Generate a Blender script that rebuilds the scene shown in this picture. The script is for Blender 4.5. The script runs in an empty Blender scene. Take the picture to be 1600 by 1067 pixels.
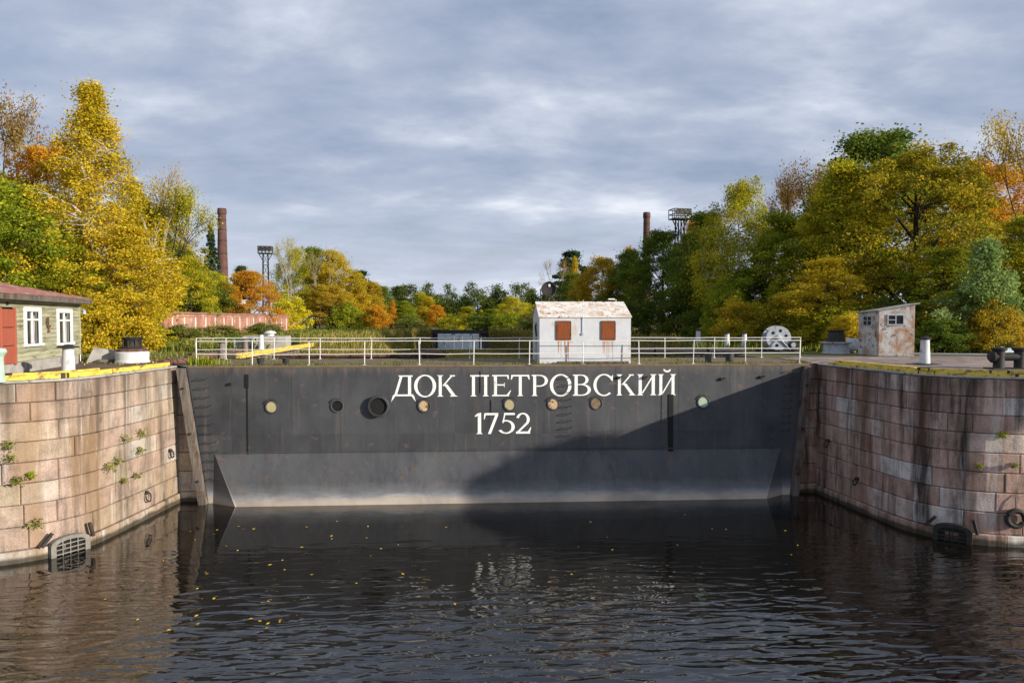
import bpy, math, random
import numpy as np
from mathutils import Vector, Matrix
R_ = math.radians
random.seed(5)
S = bpy.context.scene
COL = S.collection

# ------------------------------------------------------------------ camera, sky, sun, exposure
CAM = Vector((-1.44, -29.37, 7.75))
YAW = R_(3.3); PITCH = math.atan(33.5/1067)
FW = Vector((math.sin(YAW), math.cos(YAW), 0)); RT = Vector((math.cos(YAW), -math.sin(YAW), 0))
cd = bpy.data.cameras.new('camera'); cam = bpy.data.objects.new('camera', cd); COL.objects.link(cam)
cd.sensor_width = 36; cd.lens = 24.0; cd.clip_end = 6000; cd.clip_start = .1
cam.location = CAM; cam.rotation_euler = (math.pi/2-PITCH, 0, -YAW)
S.camera = cam

SUNV = Vector((1.94, -1.11, .64)).normalized()          # towards the sun: right of and behind the camera, low
W = bpy.data.worlds.new('World'); S.world = W; W.use_nodes = True
nt = W.node_tree; nt.nodes.clear()
def N(nt, t, **k):
    n = nt.nodes.new(t)
    for a, b in k.items(): setattr(n, a, b)
    return n
def L(nt, a, b): nt.links.new(a, b)
sky = N(nt, 'ShaderNodeTexSky', sky_type='NISHITA', sun_disc=False)
sky.sun_elevation = math.asin(SUNV.z); sky.sun_rotation = math.atan2(SUNV.x, SUNV.y)
sky.dust_density = 1.5
tc = N(nt, 'ShaderNodeTexCoord'); sp = N(nt, 'ShaderNodeSeparateXYZ'); L(nt, tc.outputs['Generated'], sp.inputs[0])
def M(nt, op, a, b=None, clamp=False):
    n = N(nt, 'ShaderNodeMath', operation=op); n.use_clamp = clamp
    for i, v in enumerate((a, b)):
        if v is None: continue
        if isinstance(v, (int, float)): n.inputs[i].default_value = v
        else: L(nt, v, n.inputs[i])
    return n.outputs[0]
zc = M(nt, 'ADD', M(nt, 'MAXIMUM', sp.outputs[2], 0.0), .2)
cx = N(nt, 'ShaderNodeCombineXYZ')
L(nt, M(nt, 'DIVIDE', sp.outputs[0], zc), cx.inputs[0]); L(nt, M(nt, 'DIVIDE', sp.outputs[1], zc), cx.inputs[1])
def noise(nt, vec, scale, detail=5, rough=.55, dist=0, sc=(1, 1, 1), loc=(0, 0, 0)):
    mp = N(nt, 'ShaderNodeMapping'); mp.inputs['Scale'].default_value = sc; mp.inputs['Location'].default_value = loc
    L(nt, vec, mp.inputs[0])
    n = N(nt, 'ShaderNodeTexNoise'); n.inputs['Scale'].default_value = scale; n.inputs['Detail'].default_value = detail
    n.inputs['Roughness'].default_value = rough; n.inputs['Distortion'].default_value = dist
    L(nt, mp.outputs[0], n.inputs['Vector']); return n.outputs[0]
def ramp(nt, fac, stops, interp='LINEAR'):
    r = N(nt, 'ShaderNodeValToRGB'); r.color_ramp.interpolation = interp
    el = r.color_ramp.elements
    while len(el) < len(stops): el.new(.5)
    for e, (p, c) in zip(el, stops):
        e.position = p; e.color = (c[0], c[1], c[2], 1) if not isinstance(c, (int, float)) else (c, c, c, 1)
    L(nt, fac, r.inputs[0]); return r.outputs[0]
def mixc(nt, fac, a, b, mode='MIX'):
    m = N(nt, 'ShaderNodeMix', data_type='RGBA', blend_type=mode)
    if isinstance(fac, (int, float)): m.inputs[0].default_value = fac
    else: L(nt, fac, m.inputs[0])
    for i, v in ((6, a), (7, b)):
        if isinstance(v, (tuple, list)): m.inputs[i].default_value = (v[0], v[1], v[2], 1)
        else: L(nt, v, m.inputs[i])
    return m.outputs[2]
n1 = noise(nt, cx.outputs[0], 2.0, 9, .58, .12, (.8, 1.15, 1), (3.1, 1.7, 0))
n2 = noise(nt, cx.outputs[0], .7, 3, .5, .2, (.8, 1.2, 1), (9.3, 4.2, 0))
nn = M(nt, 'ADD', M(nt, 'MULTIPLY', n1, .56), M(nt, 'MULTIPLY', n2, .44))
ccol = ramp(nt, nn, [(.36, (1.7, 2.1, 3.0)), (.44, (2.3, 2.75, 3.75)), (.52, (3.0, 3.4, 4.35)), (.58, (4.0, 4.4, 5.2)), (.66, (6.2, 6.4, 6.9))])
hz = ramp(nt, sp.outputs[2], [(0.0, 1.0), (.09, .6), (.2, 0.0)])
ccol = mixc(nt, M(nt, 'MULTIPLY', hz, .5), ccol, (6.0, 6.3, 7.0))
cov = ramp(nt, n1, [(.3, .8), (.5, .96)])
fin = mixc(nt, cov, sky.outputs[0], ccol)
bg = N(nt, 'ShaderNodeBackground'); bg.inputs[1].default_value = .108
L(nt, fin, bg.inputs[0]); wo = N(nt, 'ShaderNodeOutputWorld'); L(nt, bg.outputs[0], wo.inputs[0])

sl = bpy.data.lights.new('sun', 'SUN'); sl.energy = 4.6; sl.angle = R_(.55); sl.color = (1, .91, .77)
so = bpy.data.objects.new('sun', sl); COL.objects.link(so)
so.rotation_euler = SUNV.to_track_quat('Z', 'Y').to_euler(); so.location = (40, -40, 40)
S.view_settings.view_transform = 'Standard'; S.view_settings.look = 'None'
S.view_settings.exposure = 0.5; S.view_settings.gamma = 1

# ------------------------------------------------------------------ measuring helpers
def ray(px, py):
    f = FW*math.cos(PITCH)-Vector((0, 0, 1))*math.sin(PITCH); up = FW*math.sin(PITCH)+Vector((0, 0, 1))*math.cos(PITCH)
    return f+RT*((px-800)/1067)+up*((533.5-py)/1067)
def gp(px, py, z):
    d = ray(px, py); t = (z-CAM.z)/d.z; return CAM+d*t
def fp(px, py, v=0.):
    d = ray(px, py); t = (v-CAM.y)/d.y; p = CAM+d*t; return p.x, p.z
def pd(px, D, z=5.8):
    p = CAM+FW*D+RT*((px-800)/1067*D); p.z = z; return p
def zat(py, D): return CAM.z+(500-py)*D/1067
G = 5.8

# ------------------------------------------------------------------ object helpers
def tag(o, label=None, cat=None, group=None, kind=None):
    if label: o['label'] = label
    if cat: o['category'] = cat
    if group: o['group'] = group
    if kind: o['kind'] = kind
    return o
def empty(name, loc, rz=0, label=None, cat=None, group=None):
    o = bpy.data.objects.new(name, None); COL.objects.link(o); o.location = loc; o.rotation_euler = (0, 0, rz)
    o.empty_display_size = .2
    return tag(o, label, cat, group)
def link(name, me, mat, parent=None, loc=None):
    o = bpy.data.objects.new(name, me); COL.objects.link(o)
    if mat and not me.materials: me.materials.append(mat)
    if parent: o.parent = parent
    if loc is not None: o.location = loc
    return o
class MB:
    def __init__(s): s.v = []; s.f = []
    def add(s, v, f):
        b = len(s.v); s.v += [tuple(p) for p in v]; s.f += [tuple(i+b for i in q) for q in f]; return s
    def box(s, c, d, rz=0, rx=0, ry=0, ch=0.0):
        m = Matrix.Rotation(rz, 3, 'Z') @ Matrix.Rotation(ry, 3, 'Y') @ Matrix.Rotation(rx, 3, 'X')
        h = [x/2 for x in d]; c = Vector(c)
        ch = min(ch, min(h)*.45)
        if ch <= 0:
            vs = [c+m@Vector((x*h[0], y*h[1], z*h[2])) for x in (-1, 1) for y in (-1, 1) for z in (-1, 1)]
            return s.add(vs, [(0, 1, 3, 2), (4, 6, 7, 5), (0, 4, 5, 1), (2, 3, 7, 6), (0, 2, 6, 4), (1, 5, 7, 3)])
        vs = []; ix = {}
        for x in (-1, 1):
            for y in (-1, 1):
                for z in (-1, 1):
                    for a in range(3):
                        k = [h[0]-ch, h[1]-ch, h[2]-ch]; k[a] = h[a]
                        ix[(x, y, z, a)] = len(vs); vs.append(c+m@Vector((x*k[0], y*k[1], z*k[2])))
        F = []
        for a in range(3):
            b, e = [i for i in range(3) if i != a]
            for sg in (-1, 1):
                q = []
                for (p, r) in ((-1, -1), (1, -1), (1, 1), (-1, 1)):
                    k = [0, 0, 0]; k[a] = sg; k[b] = p; k[e] = r; q.append(ix[(*k, a)])
                F.append(q if (sg > 0) ^ (a == 1) else q[::-1])
        for a in range(3):
            b, e = [i for i in range(3) if i != a]
            for p in (-1, 1):
                for r in (-1, 1):
                    k0 = [0, 0, 0]; k0[b] = p; k0[e] = r; k1 = list(k0); k0[a] = -1; k1[a] = 1
                    F.append([ix[(*k0, b)], ix[(*k1, b)], ix[(*k1, e)], ix[(*k0, e)]])
        for x in (-1, 1):
            for y in (-1, 1):
                for z in (-1, 1): F.append([ix[(x, y, z, a)] for a in range(3)])
        return s.add(vs, F)
    def tube(s, pts, rs, n=8, cap=True):
        pts = [Vector(p) for p in pts]
        if isinstance(rs, (int, float)): rs = [rs]*len(pts)
        b = len(s.v)
        for i, p in enumerate(pts):
            d = (pts[min(i+1, len(pts)-1)]-pts[max(i-1, 0)])
            if d.length < 1e-6: d = Vector((0, 0, 1))
            d.normalize(); a = Vector((0, 0, 1)) if abs(d.z) < .9 else Vector((1, 0, 0))
            x = d.cross(a).normalized(); y = d.cross(x)
            for k in range(n):
                t = 2*math.pi*k/n; s.v.append(tuple(p+(x*math.cos(t)+y*math.sin(t))*rs[i]))
        for i in range(len(pts)-1):
            for k in range(n):
                k2 = (k+1) % n; s.f.append((b+i*n+k, b+i*n+k2, b+(i+1)*n+k2, b+(i+1)*n+k))
        if cap:
            s.f.append(tuple(b+k for k in range(n))[::-1]); s.f.append(tuple(b+(len(pts)-1)*n+k for k in range(n)))
        return s
    def lathe(s, prof, c=(0, 0, 0), n=24, axis='Z', cap=True):
        b = len(s.v)
        for r, h in prof:
            for k in range(n):
                t = 2*math.pi*k/n; x, y = r*math.cos(t), r*math.sin(t)
                p = (x, y, h) if axis == 'Z' else ((x, -h, y) if axis == 'Y' else (h, x, y))
                s.v.append((p[0]+c[0], p[1]+c[1], p[2]+c[2]))
        for i in range(len(prof)-1):
            for k in range(n):
                k2 = (k+1) % n; s.f.append((b+i*n+k, b+i*n+k2, b+(i+1)*n+k2, b+(i+1)*n+k))
        if cap:
            s.f.append(tuple(b+k for k in range(n))[::-1]); s.f.append(tuple(b+(len(prof)-1)*n+k for k in range(n)))
        return s
    def prism(s, poly, y0, y1):           # polygon in x,z extruded along y
        n = len(poly); b = len(s.v)
        s.v += [(x, y0, z) for x, z in poly]+[(x, y1, z) for x, z in poly]
        s.f.append(tuple(b+i for i in range(n))); s.f.append(tuple(b+n+i for i in range(n))[::-1])
        for i in range(n): j = (i+1) % n; s.f.append((b+i, b+n+i, b+n+j, b+j))
        return s
    def mesh(s, name, smooth=False):
        me = bpy.data.meshes.new(name); me.from_pydata(s.v, [], s.f); me.update()
        if smooth:
            me.polygons.foreach_set('use_smooth', [True]*len(me.polygons))
            try: me.set_sharp_from_angle(angle=R_(40))
            except Exception: pass
        return me
    def build(s, name, mat, parent=None, smooth=False, loc=None):
        import bmesh
        me = s.mesh(name, False)
        bm = bmesh.new(); bm.from_mesh(me); bmesh.ops.recalc_face_normals(bm, faces=bm.faces); bm.to_mesh(me); bm.free()
        if smooth:
            me.polygons.foreach_set('use_smooth', [True]*len(me.polygons)); me.set_sharp_from_angle(angle=R_(40))
        return link(name, me, mat, parent, loc)

# ------------------------------------------------------------------ materials
def newmat(name):
    m = bpy.data.materials.new(name); m.use_nodes = True; t = m.node_tree; t.nodes.clear()
    out = N(t, 'ShaderNodeOutputMaterial'); p = N(t, 'ShaderNodeBsdfPrincipled'); L(t, p.outputs[0], out.inputs[0])
    g = N(t, 'ShaderNodeNewGeometry')
    return m, t, p, g.outputs['Position'], out
def pm(name, cols, scale=3, rough=.8, bump=.15, bscale=25, metal=0, st=(1, 1, 1), spots=(), orand=0, spec=.3):
    m, t, p, pos, out = newmat(name)
    c = ramp(t, noise(t, pos, scale, 6, .6, 0, st), [(.3+.4*i/max(1, len(cols)-1), k) for i, k in enumerate(cols)])
    if orand:
        oi = N(t, 'ShaderNodeObjectInfo')
        v = M(t, 'ADD', M(t, 'MULTIPLY', oi.outputs['Random'], orand), 1-orand/2)
        hs = N(t, 'ShaderNodeHueSaturation'); L(t, v, hs.inputs['Value']); L(t, c, hs.inputs['Color']); c = hs.outputs[0]
    for (sc, s_scale, lo, hi, s_st) in spots:
        f = ramp(t, noise(t, pos, s_scale, 6, .62, .2, s_st, (3.3*s_scale, 1.1, 7.7)), [(lo, 0.), (hi, 1.)])
        c = mixc(t, f, c, sc)
    L(t, c, p.inputs['Base Color']); p.inputs['Roughness'].default_value = rough; p.inputs['Metallic'].default_value = metal
    p.inputs['Specular IOR Level'].default_value = spec
    if bump:
        b = N(t, 'ShaderNodeBump'); b.inputs['Strength'].default_value = bump; b.inputs['Distance'].default_value = .03
        L(t, noise(t, pos, bscale, 5, .6), b.inputs['Height']); L(t, b.outputs[0], p.inputs['Normal'])
    return m
def stone_mat(name, tints, dirt=(.03, .024, .018), streak=.5, rust=(.16, .075, .025), ruststr=.4, pale=(.55, .5, .46)):
    m, t, p, pos, out = newmat(name)
    oi = N(t, 'ShaderNodeObjectInfo')
    n = len(tints)
    c = ramp(t, oi.outputs['Random'], [(i/n, k) for i, k in enumerate(tints)], 'CONSTANT')
    v = noise(t, pos, 2.2, 5, .6)
    c = mixc(t, 1.0, c, ramp(t, v, [(.3, .66), (.5, 1.0), (.72, 1.18)]), 'MULTIPLY')
    spk = noise(t, pos, 42, 3, .7)
    c = mixc(t, 1.0, c, ramp(t, spk, [(.36, .62), (.5, 1.), (.66, 1.3)]), 'MULTIPLY')
    f = ramp(t, noise(t, pos, 1.0, 6, .65, .3, (1.7, 1.7, .16)), [(.46, 0.), (.64, streak)])
    c = mixc(t, f, c, dirt)
    f = ramp(t, noise(t, pos, 1.0, 5, .6, .3, (1.1, 1.1, .1), (5, 2, 9)), [(.48, 0.), (.66, ruststr)])
    c = mixc(t, f, c, rust)
    f = ramp(t, noise(t, pos, 1.0, 6, .7, .3, (2.6, 2.6, .3), (15, 7, 3)), [(.56, 0.), (.7, .75)])
    c = mixc(t, f, c, pale)
    sx = N(t, 'ShaderNodeSeparateXYZ'); L(t, pos, sx.inputs[0])
    rn = M(t, 'ADD', M(t, 'MULTIPLY', M(t, 'SUBTRACT', sx.outputs[2], 4.2), .32), M(t, 'MULTIPLY', M(t, 'SUBTRACT', noise(t, pos, 1., 4, .6, .1, (2.4, 2.4, .05), (2, 5, 1)), .52), 3.), True)
    c = mixc(t, M(t, 'MULTIPLY', rn, streak), c, dirt)
    wl = M(t, 'ADD', sx.outputs[2], M(t, 'MULTIPLY', noise(t, pos, 1.5, 4), -.25))
    c = mixc(t, ramp(t, wl, [(.0, .85), (.12, .0)]), c, (.025, .024, .014))
    L(t, c, p.inputs['Base Color']); p.inputs['Roughness'].default_value = .85; p.inputs['Specular IOR Level'].default_value = .25
    b = N(t, 'ShaderNodeBump'); b.inputs['Strength'].default_value = .5; b.inputs['Distance'].default_value = .03
    hh = M(t, 'ADD', M(t, 'MULTIPLY', spk, .35), noise(t, pos, 7, 5, .6)); L(t, hh, b.inputs['Height']); L(t, b.outputs[0], p.inputs['Normal'])
    return m
MS = {}
MS['stoneL'] = stone_mat('granite_warm', [(.38, .295, .235), (.36, .275, .22), (.40, .315, .24), (.35, .255, .21), (.41, .35, .295), (.34, .265, .2), (.37, .275, .225), (.42, .375, .33), (.38, .31, .225), (.36, .265, .215)], dirt=(.06, .045, .033), streak=.8, rust=(.27, .17, .09), ruststr=.6, pale=(.6, .56, .52))
MS['stoneR'] = stone_mat('granite_pink', [(0.444, 0.305, 0.259), (0.396, 0.265, 0.220), (0.504, 0.356, 0.303), (0.432, 0.287, 0.242), (0.408, 0.276, 0.231), (0.360, 0.241, 0.198), (0.456, 0.310, 0.259), (0.600, 0.552, 0.506), (0.408, 0.276, 0.220), (0.444, 0.299, 0.248), (0.384, 0.259, 0.209), (0.516, 0.414, 0.363)], dirt=(.018, .015, .013), streak=.9, rust=(.17, .085, .04), ruststr=.75, pale=(.55, .53, .5))
MS['stoneI'] = stone_mat('granite_dock', [(.3, .23, .2), (.26, .2, .17), (.35, .28, .24), (.22, .18, .15)], streak=.8, ruststr=.3)
MS['mortar'] = pm('dark_joint', [(.035, .03, .025), (.07, .06, .05)], 6, .95)  # dark tone for joints and backing surfaces
MS['timber'] = pm('old_timber', [(.05, .042, .036), (.13, .11, .095), (.2, .17, .14)], 2, .9, .5, 30, st=(5, 5, .5), spots=[((.09, .035, .02), 2, .55, .68, (1, 1, .6))])
MS['yellow'] = pm('yellow_paint_timber', [(.55, .38, .045), (.72, .54, .09), (.66, .47, .06)], 2.5, .7, .3, 25, spots=[((.16, .12, .06), 3.2, .52, .64, (1, 1, 2.5)), ((.14, .11, .07), 12, .58, .66, (1, 1, 1))])
MS['black_paint'] = pm('black_paint', [(.018, .017, .016), (.04, .036, .03)], 5, .7)
MS['white_rail'] = pm('white_rail_paint', [(.66, .66, .64), (.8, .8, .78)], 5, .5, .05, spots=[((.25, .12, .05), 9, .66, .72, (1, 1, 1))])
MS['white_iron'] = pm('white_painted_iron', [(.5, .52, .54), (.68, .69, .7)], 3, .6, .15, spots=[((.2, .1, .05), 5, .62, .72, (1, 1, .4)), ((.1, .09, .08), 3, .64, .75, (1, 1, .3))])
MS['iron'] = pm('dark_iron', [(.02, .02, .021), (.05, .045, .04)], 6, .6, .25, metal=.3, spots=[((.1, .045, .02), 5, .58, .7, (1, 1, 1))])
MS['rustpipe'] = pm('rusty_pipe', [(.07, .035, .025), (.13, .065, .045), (.2, .12, .09)], 3, .85, .3, spots=[((.04, .03, .028), 4, .55, .65, (1, 1, 1))])
MS['rust'] = pm('rust_sheet', [(.17, .045, .012), (.27, .075, .02)], 4, .85, .25, st=(6, 6, .6))
MS['concrete'] = pm('concrete', [(.28, .27, .25), (.42, .4, .37)], 3, .9, .3, spots=[((.12, .11, .09), 3, .55, .7, (1, 1, .4))])
MS['earth'] = pm('quay_earth', [(.075, .05, .033), (.13, .09, .06), (.19, .14, .1)], 1.2, .95, .5, 14, spots=[((.34, .22, .04), 10, .63, .68, (1, 1, 1)), ((.06, .075, .02), 1.1, .56, .66, (1, 1, 1))])
MS['paving'] = pm('pink_paving', [(.2, .15, .13), (.28, .215, .19), (.33, .26, .23)], 2.2, .9, .35, 16, orand=.3, spots=[((.09, .08, .05), 1.4, .56, .7, (1, 1, 1))])
MS['ground'] = pm('ground_soil_grass', [(.05, .065, .015), (.1, .1, .025), (.16, .12, .045)], .5, .95, .6, 8)
MS['potm'] = pm('grey_bucket', [(.03, .032, .036), (.06, .062, .068)], 4, .6)
MS['zinc'] = pm('silver_lagging', [(.42, .46, .5), (.6, .64, .68)], 3, .45, .15, metal=.3, spots=[((.2, .18, .15), 2, .6, .75, (1, 1, 1))])
MS['greypaint'] = pm('grey_machine_paint', [(.32, .36, .4), (.45, .49, .53)], 4, .6, .2, spots=[((.16, .08, .04), 5, .58, .7, (1, 1, 1))])
MS['brick'] = None

def hull_mat(name='hull_black_paint', k=1.):
    m, t, p, pos, out = newmat(name)
    c = ramp(t, noise(t, pos, .8, 6, .6, .2, (1, 1, .5)), [(.3, (.036*k, .039*k, .045*k)), (.5, (.05*k, .053*k, .06*k)), (.7, (.07*k, .072*k, .077*k))])
    f = ramp(t, noise(t, pos, 1.0, 6, .65, 0, (5, 5, .25), (2, 0, 4)), [(.5, 0.), (.72, .5)])
    c = mixc(t, f, c, (.032, .033, .037))
    f = ramp(t, noise(t, pos, 2.1, 6, .62, .3, (1, 1, 1.3), (7, 0, 1)), [(.6, 0.), (.72, .75)])
    c = mixc(t, f, c, (.17, .1, .075))
    f = ramp(t, noise(t, pos, 1.0, 5, .6, .2, (3.5, 3.5, .22), (1, 0, 14)), [(.58, 0.), (.7, .65)])
    c = mixc(t, f, c, (.13, .1, .08))
    sx = N(t, 'ShaderNodeSeparateXYZ'); L(t, pos, sx.inputs[0]); z = sx.outputs[2]
    zr = M(t, 'ADD', z, M(t, 'MULTIPLY', M(t, 'SUBTRACT', noise(t, pos, .9, 6, .7, 0, (1, 1, 4)), .5), .55))
    c = mixc(t, ramp(t, zr, [(0., .9), (.02, .9), (.32, .84), (.44, .5), (.56, .25), (.9, .0)]), c, mixc(t, ramp(t, zr, [(.18, 0.), (.36, 1.)]), (.5, .43, .36), (.3, .31, .33)))
    oi = N(t, 'ShaderNodeObjectInfo'); c = mixc(t, 1., c, ramp(t, oi.outputs['Random'], [(0., .84), (1., 1.16)]), 'MULTIPLY')
    fr = M(t, 'ADD', M(t, 'SUBTRACT', 1., M(t, 'MULTIPLY', M(t, 'SUBTRACT', 5.8, z), 2.2)), M(t, 'MULTIPLY', M(t, 'SUBTRACT', noise(t, pos, 1., 6, .7, 0, (4, 4, .5)), .55), 3.2), True)
    c = mixc(t, M(t, 'MULTIPLY', fr, .75), c, (.15, .115, .085))
    f = ramp(t, noise(t, pos, .35, 4, .6, .4, (1, 1, 1), (4, 0, 2)), [(.42, .0), (.66, .5)])
    c = mixc(t, f, c, (.088, .09, .095))
    f = ramp(t, noise(t, pos, 5.5, 5, .65, .1, (1, 1, 1), (8, 0, 5)), [(.69, 0.), (.75, .8)])
    c = mixc(t, f, c, (.2, .13, .09))
    L(t, c, p.inputs['Base Color']); p.inputs['Roughness'].default_value = .62; p.inputs['Specular IOR Level'].default_value = .3
    b = N(t, 'ShaderNodeBump'); b.inputs['Strength'].default_value = .4; b.inputs['Distance'].default_value = .05
    L(t, noise(t, pos, 1.6, 6, .55), b.inputs['Height']); L(t, b.outputs[0], p.inputs['Normal'])
    return m
MS['hull'] = hull_mat(); MS['hull_low'] = hull_mat('hull_grey_paint', 1.55)
MS['letter'] = pm('white_letter_paint', [(.82, .82, .8), (.88, .88, .86)], 3, .6, .05, spots=[((.5, .43, .33), 3, .58, .7, (2, 2, .5)), ((.12, .11, .1), 9, .67, .7, (1, 1, 1))])

def water_mat():
    m, t, p, pos, out = newmat('dark_water')
    p.inputs['Base Color'].default_value = (.006, .005, .003, 1); p.inputs['Roughness'].default_value = .015
    p.inputs['IOR'].default_value = 1.72; p.inputs['Specular IOR Level'].default_value = .68
    n1 = noise(t, pos, 1.0, 1.5, .45, .6, (.85, 2.7, 1)); n2 = noise(t, pos, 1.0, 2, .5, .5, (1.3, 3.6, 1), (3, 8, 0)); n3 = noise(t, pos, 1.0, 1, .5, .2, (.2, .5, 1), (1, 2, 0))
    sx = N(t, 'ShaderNodeSeparateXYZ'); L(t, pos, sx.inputs[0])
    calm = ramp(t, M(t, 'ADD', M(t, 'MULTIPLY', M(t, 'SUBTRACT', -1.0, sx.outputs[1]), .075), M(t, 'MULTIPLY', M(t, 'SUBTRACT', noise(t, pos, .16, 3), .5), .9)), [(.25, .04), (.55, .42), (.85, 1.)])
    h = M(t, 'ADD', M(t, 'ADD', M(t, 'MULTIPLY', n1, 1.), M(t, 'MULTIPLY', n2, .22)), M(t, 'MULTIPLY', n3, .7))
    b = N(t, 'ShaderNodeBump'); b.inputs['Distance'].default_value = .078; L(t, M(t, 'MULTIPLY', calm, 1.0), b.inputs['Strength'])
    L(t, h, b.inputs['Height']); L(t, b.outputs[0], p.inputs['Normal'])
    return m
MS['water'] = water_mat()

def brick_mat(name, c1, c2, mort, sc):
    m, t, p, pos, out = newmat(name)
    tcn = N(t, 'ShaderNodeTexCoord')
    sx = N(t, 'ShaderNodeSeparateXYZ'); L(t, tcn.outputs['Object'], sx.inputs[0]); cb = N(t, 'ShaderNodeCombineXYZ')
    L(t, M(t, 'ADD', sx.outputs[0], sx.outputs[1]), cb.inputs[0]); L(t, sx.outputs[2], cb.inputs[1])
    b = N(t, 'ShaderNodeTexBrick'); L(t, cb.outputs[0], b.inputs[0]); b.inputs['Scale'].default_value = sc
    b.inputs['Color1'].default_value = (*c1, 1); b.inputs['Color2'].default_value = (*c2, 1); b.inputs['Mortar'].default_value = (*mort, 1)
    b.inputs['Brick Width'].default_value = .26; b.inputs['Row Height'].default_value = .08; b.inputs['Mortar Size'].default_value = .012
    c = mixc(t, 1., b.outputs[0], ramp(t, noise(t, pos, .8, 6, .65), [(.3, .5), (.5, .95), (.7, 1.25)]), 'MULTIPLY')
    L(t, c, p.inputs['Base Color']); p.inputs['Roughness'].default_value = .9
    return m
MS['brick'] = brick_mat('red_brick', (.36, .13, .09), (.27, .1, .07), (.32, .24, .2), 1.)
MS['chimney'] = brick_mat('chimney_brick', (.15, .055, .04), (.09, .036, .028), (.09, .06, .05), 1.)
MS['wallpink'] = pm('pink_brick_wall', [(.3, .12, .085), (.4, .18, .13), (.48, .29, .23)], .9, .9, .3, spots=[((.2, .15, .12), .8, .52, .68, (1, 1, .5)), ((.5, .42, .36), 1.6, .58, .66, (1, 1, 1))])
MS['plaster'] = pm('white_plaster', [(.6, .52, .45), (.72, .66, .6)], 2, .9)

# ------------------------------------------------------------------ water, ground, dock basin
def sheet(name, pts, z, mat, kind='structure', label=None):
    me = bpy.data.meshes.new(name); me.from_pydata([(p[0], p[1], z) for p in pts], [], [tuple(range(len(pts)))]); me.update()
    o = link(name, me, mat); return tag(o, kind=kind, label=label)
tag(sheet('water', [(-400, -400), (400, -400), (400, 3), (-400, 3)], 0., MS['water']), 'dark rippled river water in front of the gate')

def quay_path(sgn):
    pts = [(13.98, .35), (14.12, -1.2), (14.3, -3.), (14.5, -4.8)]
    a, b, c = Vector((14.5, -4.8)), Vector((14.85, -7.0)), Vector((17.6, -7.35))
    for i in range(1, 11):
        t = i/10; q = a*(1-t)**2+b*2*t*(1-t)+c*t*t; pts.append((q.x, q.y))
    pts += [(22, -7.6), (30, -8.0), (48, -8.6)]
    return [(sgn*x, y) for x, y in pts]
class Path:
    def __init__(s, pts):
        s.p = [Vector(p) for p in pts]; s.d = [0]
        for a, b in zip(s.p, s.p[1:]): s.d.append(s.d[-1]+(b-a).length)
    def at(s, t):
        t = min(max(t, 0), s.d[-1]-1e-6)
        for i in range(len(s.d)-1):
            if t <= s.d[i+1]:
                k = (t-s.d[i])/(s.d[i+1]-s.d[i]); return s.p[i].lerp(s.p[i+1], k)
        return s.p[-1]
    def nrm(s, t, side):
        a, b = s.at(t-.15), s.at(t+.15); d = (b-a).normalized(); return Vector((d.y, -d.x))*side
def stone_wall(parent, path, side, zs, lens, mat, rng, proud0=.1, gap=.013, thick=.45, tmax=None, curve=True, jit=.02):
    """courses of separate blocks along a path; side=+1/-1 picks the face direction"""
    T = tmax or path.d[-1]
    for ci in range(len(zs)-1):
        t = -rng.random()*lens[0]*.8 if ci else -.2
        while t < T:
            ln = rng.uniform(*lens); t0, t1 = max(t, 0), min(t+ln, T); t += ln
            if t1-t0 < .12: continue
            z0, z1 = zs[ci]+gap*.6, zs[ci+1]-gap*.6
            pr = (proud0 if ci == 0 else 0)+rng.uniform(-jit, jit)
            g = gap
            n = max(1, int((t1-t0)/.5)) if curve else 1
            ts = [t0+g*.5, t0+g*.5+.03]+[t0+(t1-t0)*k/n for k in range(1, n)]+[t1-g*.5-.03, t1-g*.5]
            rows = [(z0, -.03), (z0+.03, 0), (z1-.03, 0), (z1, -.03)]
            org = path.at((t0+t1)/2)
            V = []; F = []; nc = len(ts)
            for k, tt in enumerate(ts):
                q = path.at(tt); nr = path.nrm(tt, side); e = -.03 if k in (0, nc-1) else 0
                for (z, o) in rows:
                    w = q+nr*(pr+min(o, e)); V.append((w.x-org.x, w.y-org.y, z-z0))
                w = q-nr*thick; V.append((w.x-org.x, w.y-org.y, z0-z0)); V.append((w.x-org.x, w.y-org.y, z1-z0))
            for k in range(nc-1):
                a, b = k*6, (k+1)*6
                for r in range(3): F.append((a+r, b+r, b+r+1, a+r+1))
                F.append((a+3, b+3, b+5, a+5)); F.append((a+4, b+4, b, a))
            for a in (0, (nc-1)*6): F.append((a, a+1, a+2, a+3, a+5, a+4))
            mb = MB(); mb.add(V, F); mb.build('stone_block', mat, parent, loc=(org.x, org.y, z0))
rng = random.Random(11)
ZS = [-.35, .38, 1.12, 1.82, 2.5, 3.18, 3.84, 4.48, 5.1, 5.72]
qw = {}
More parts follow.
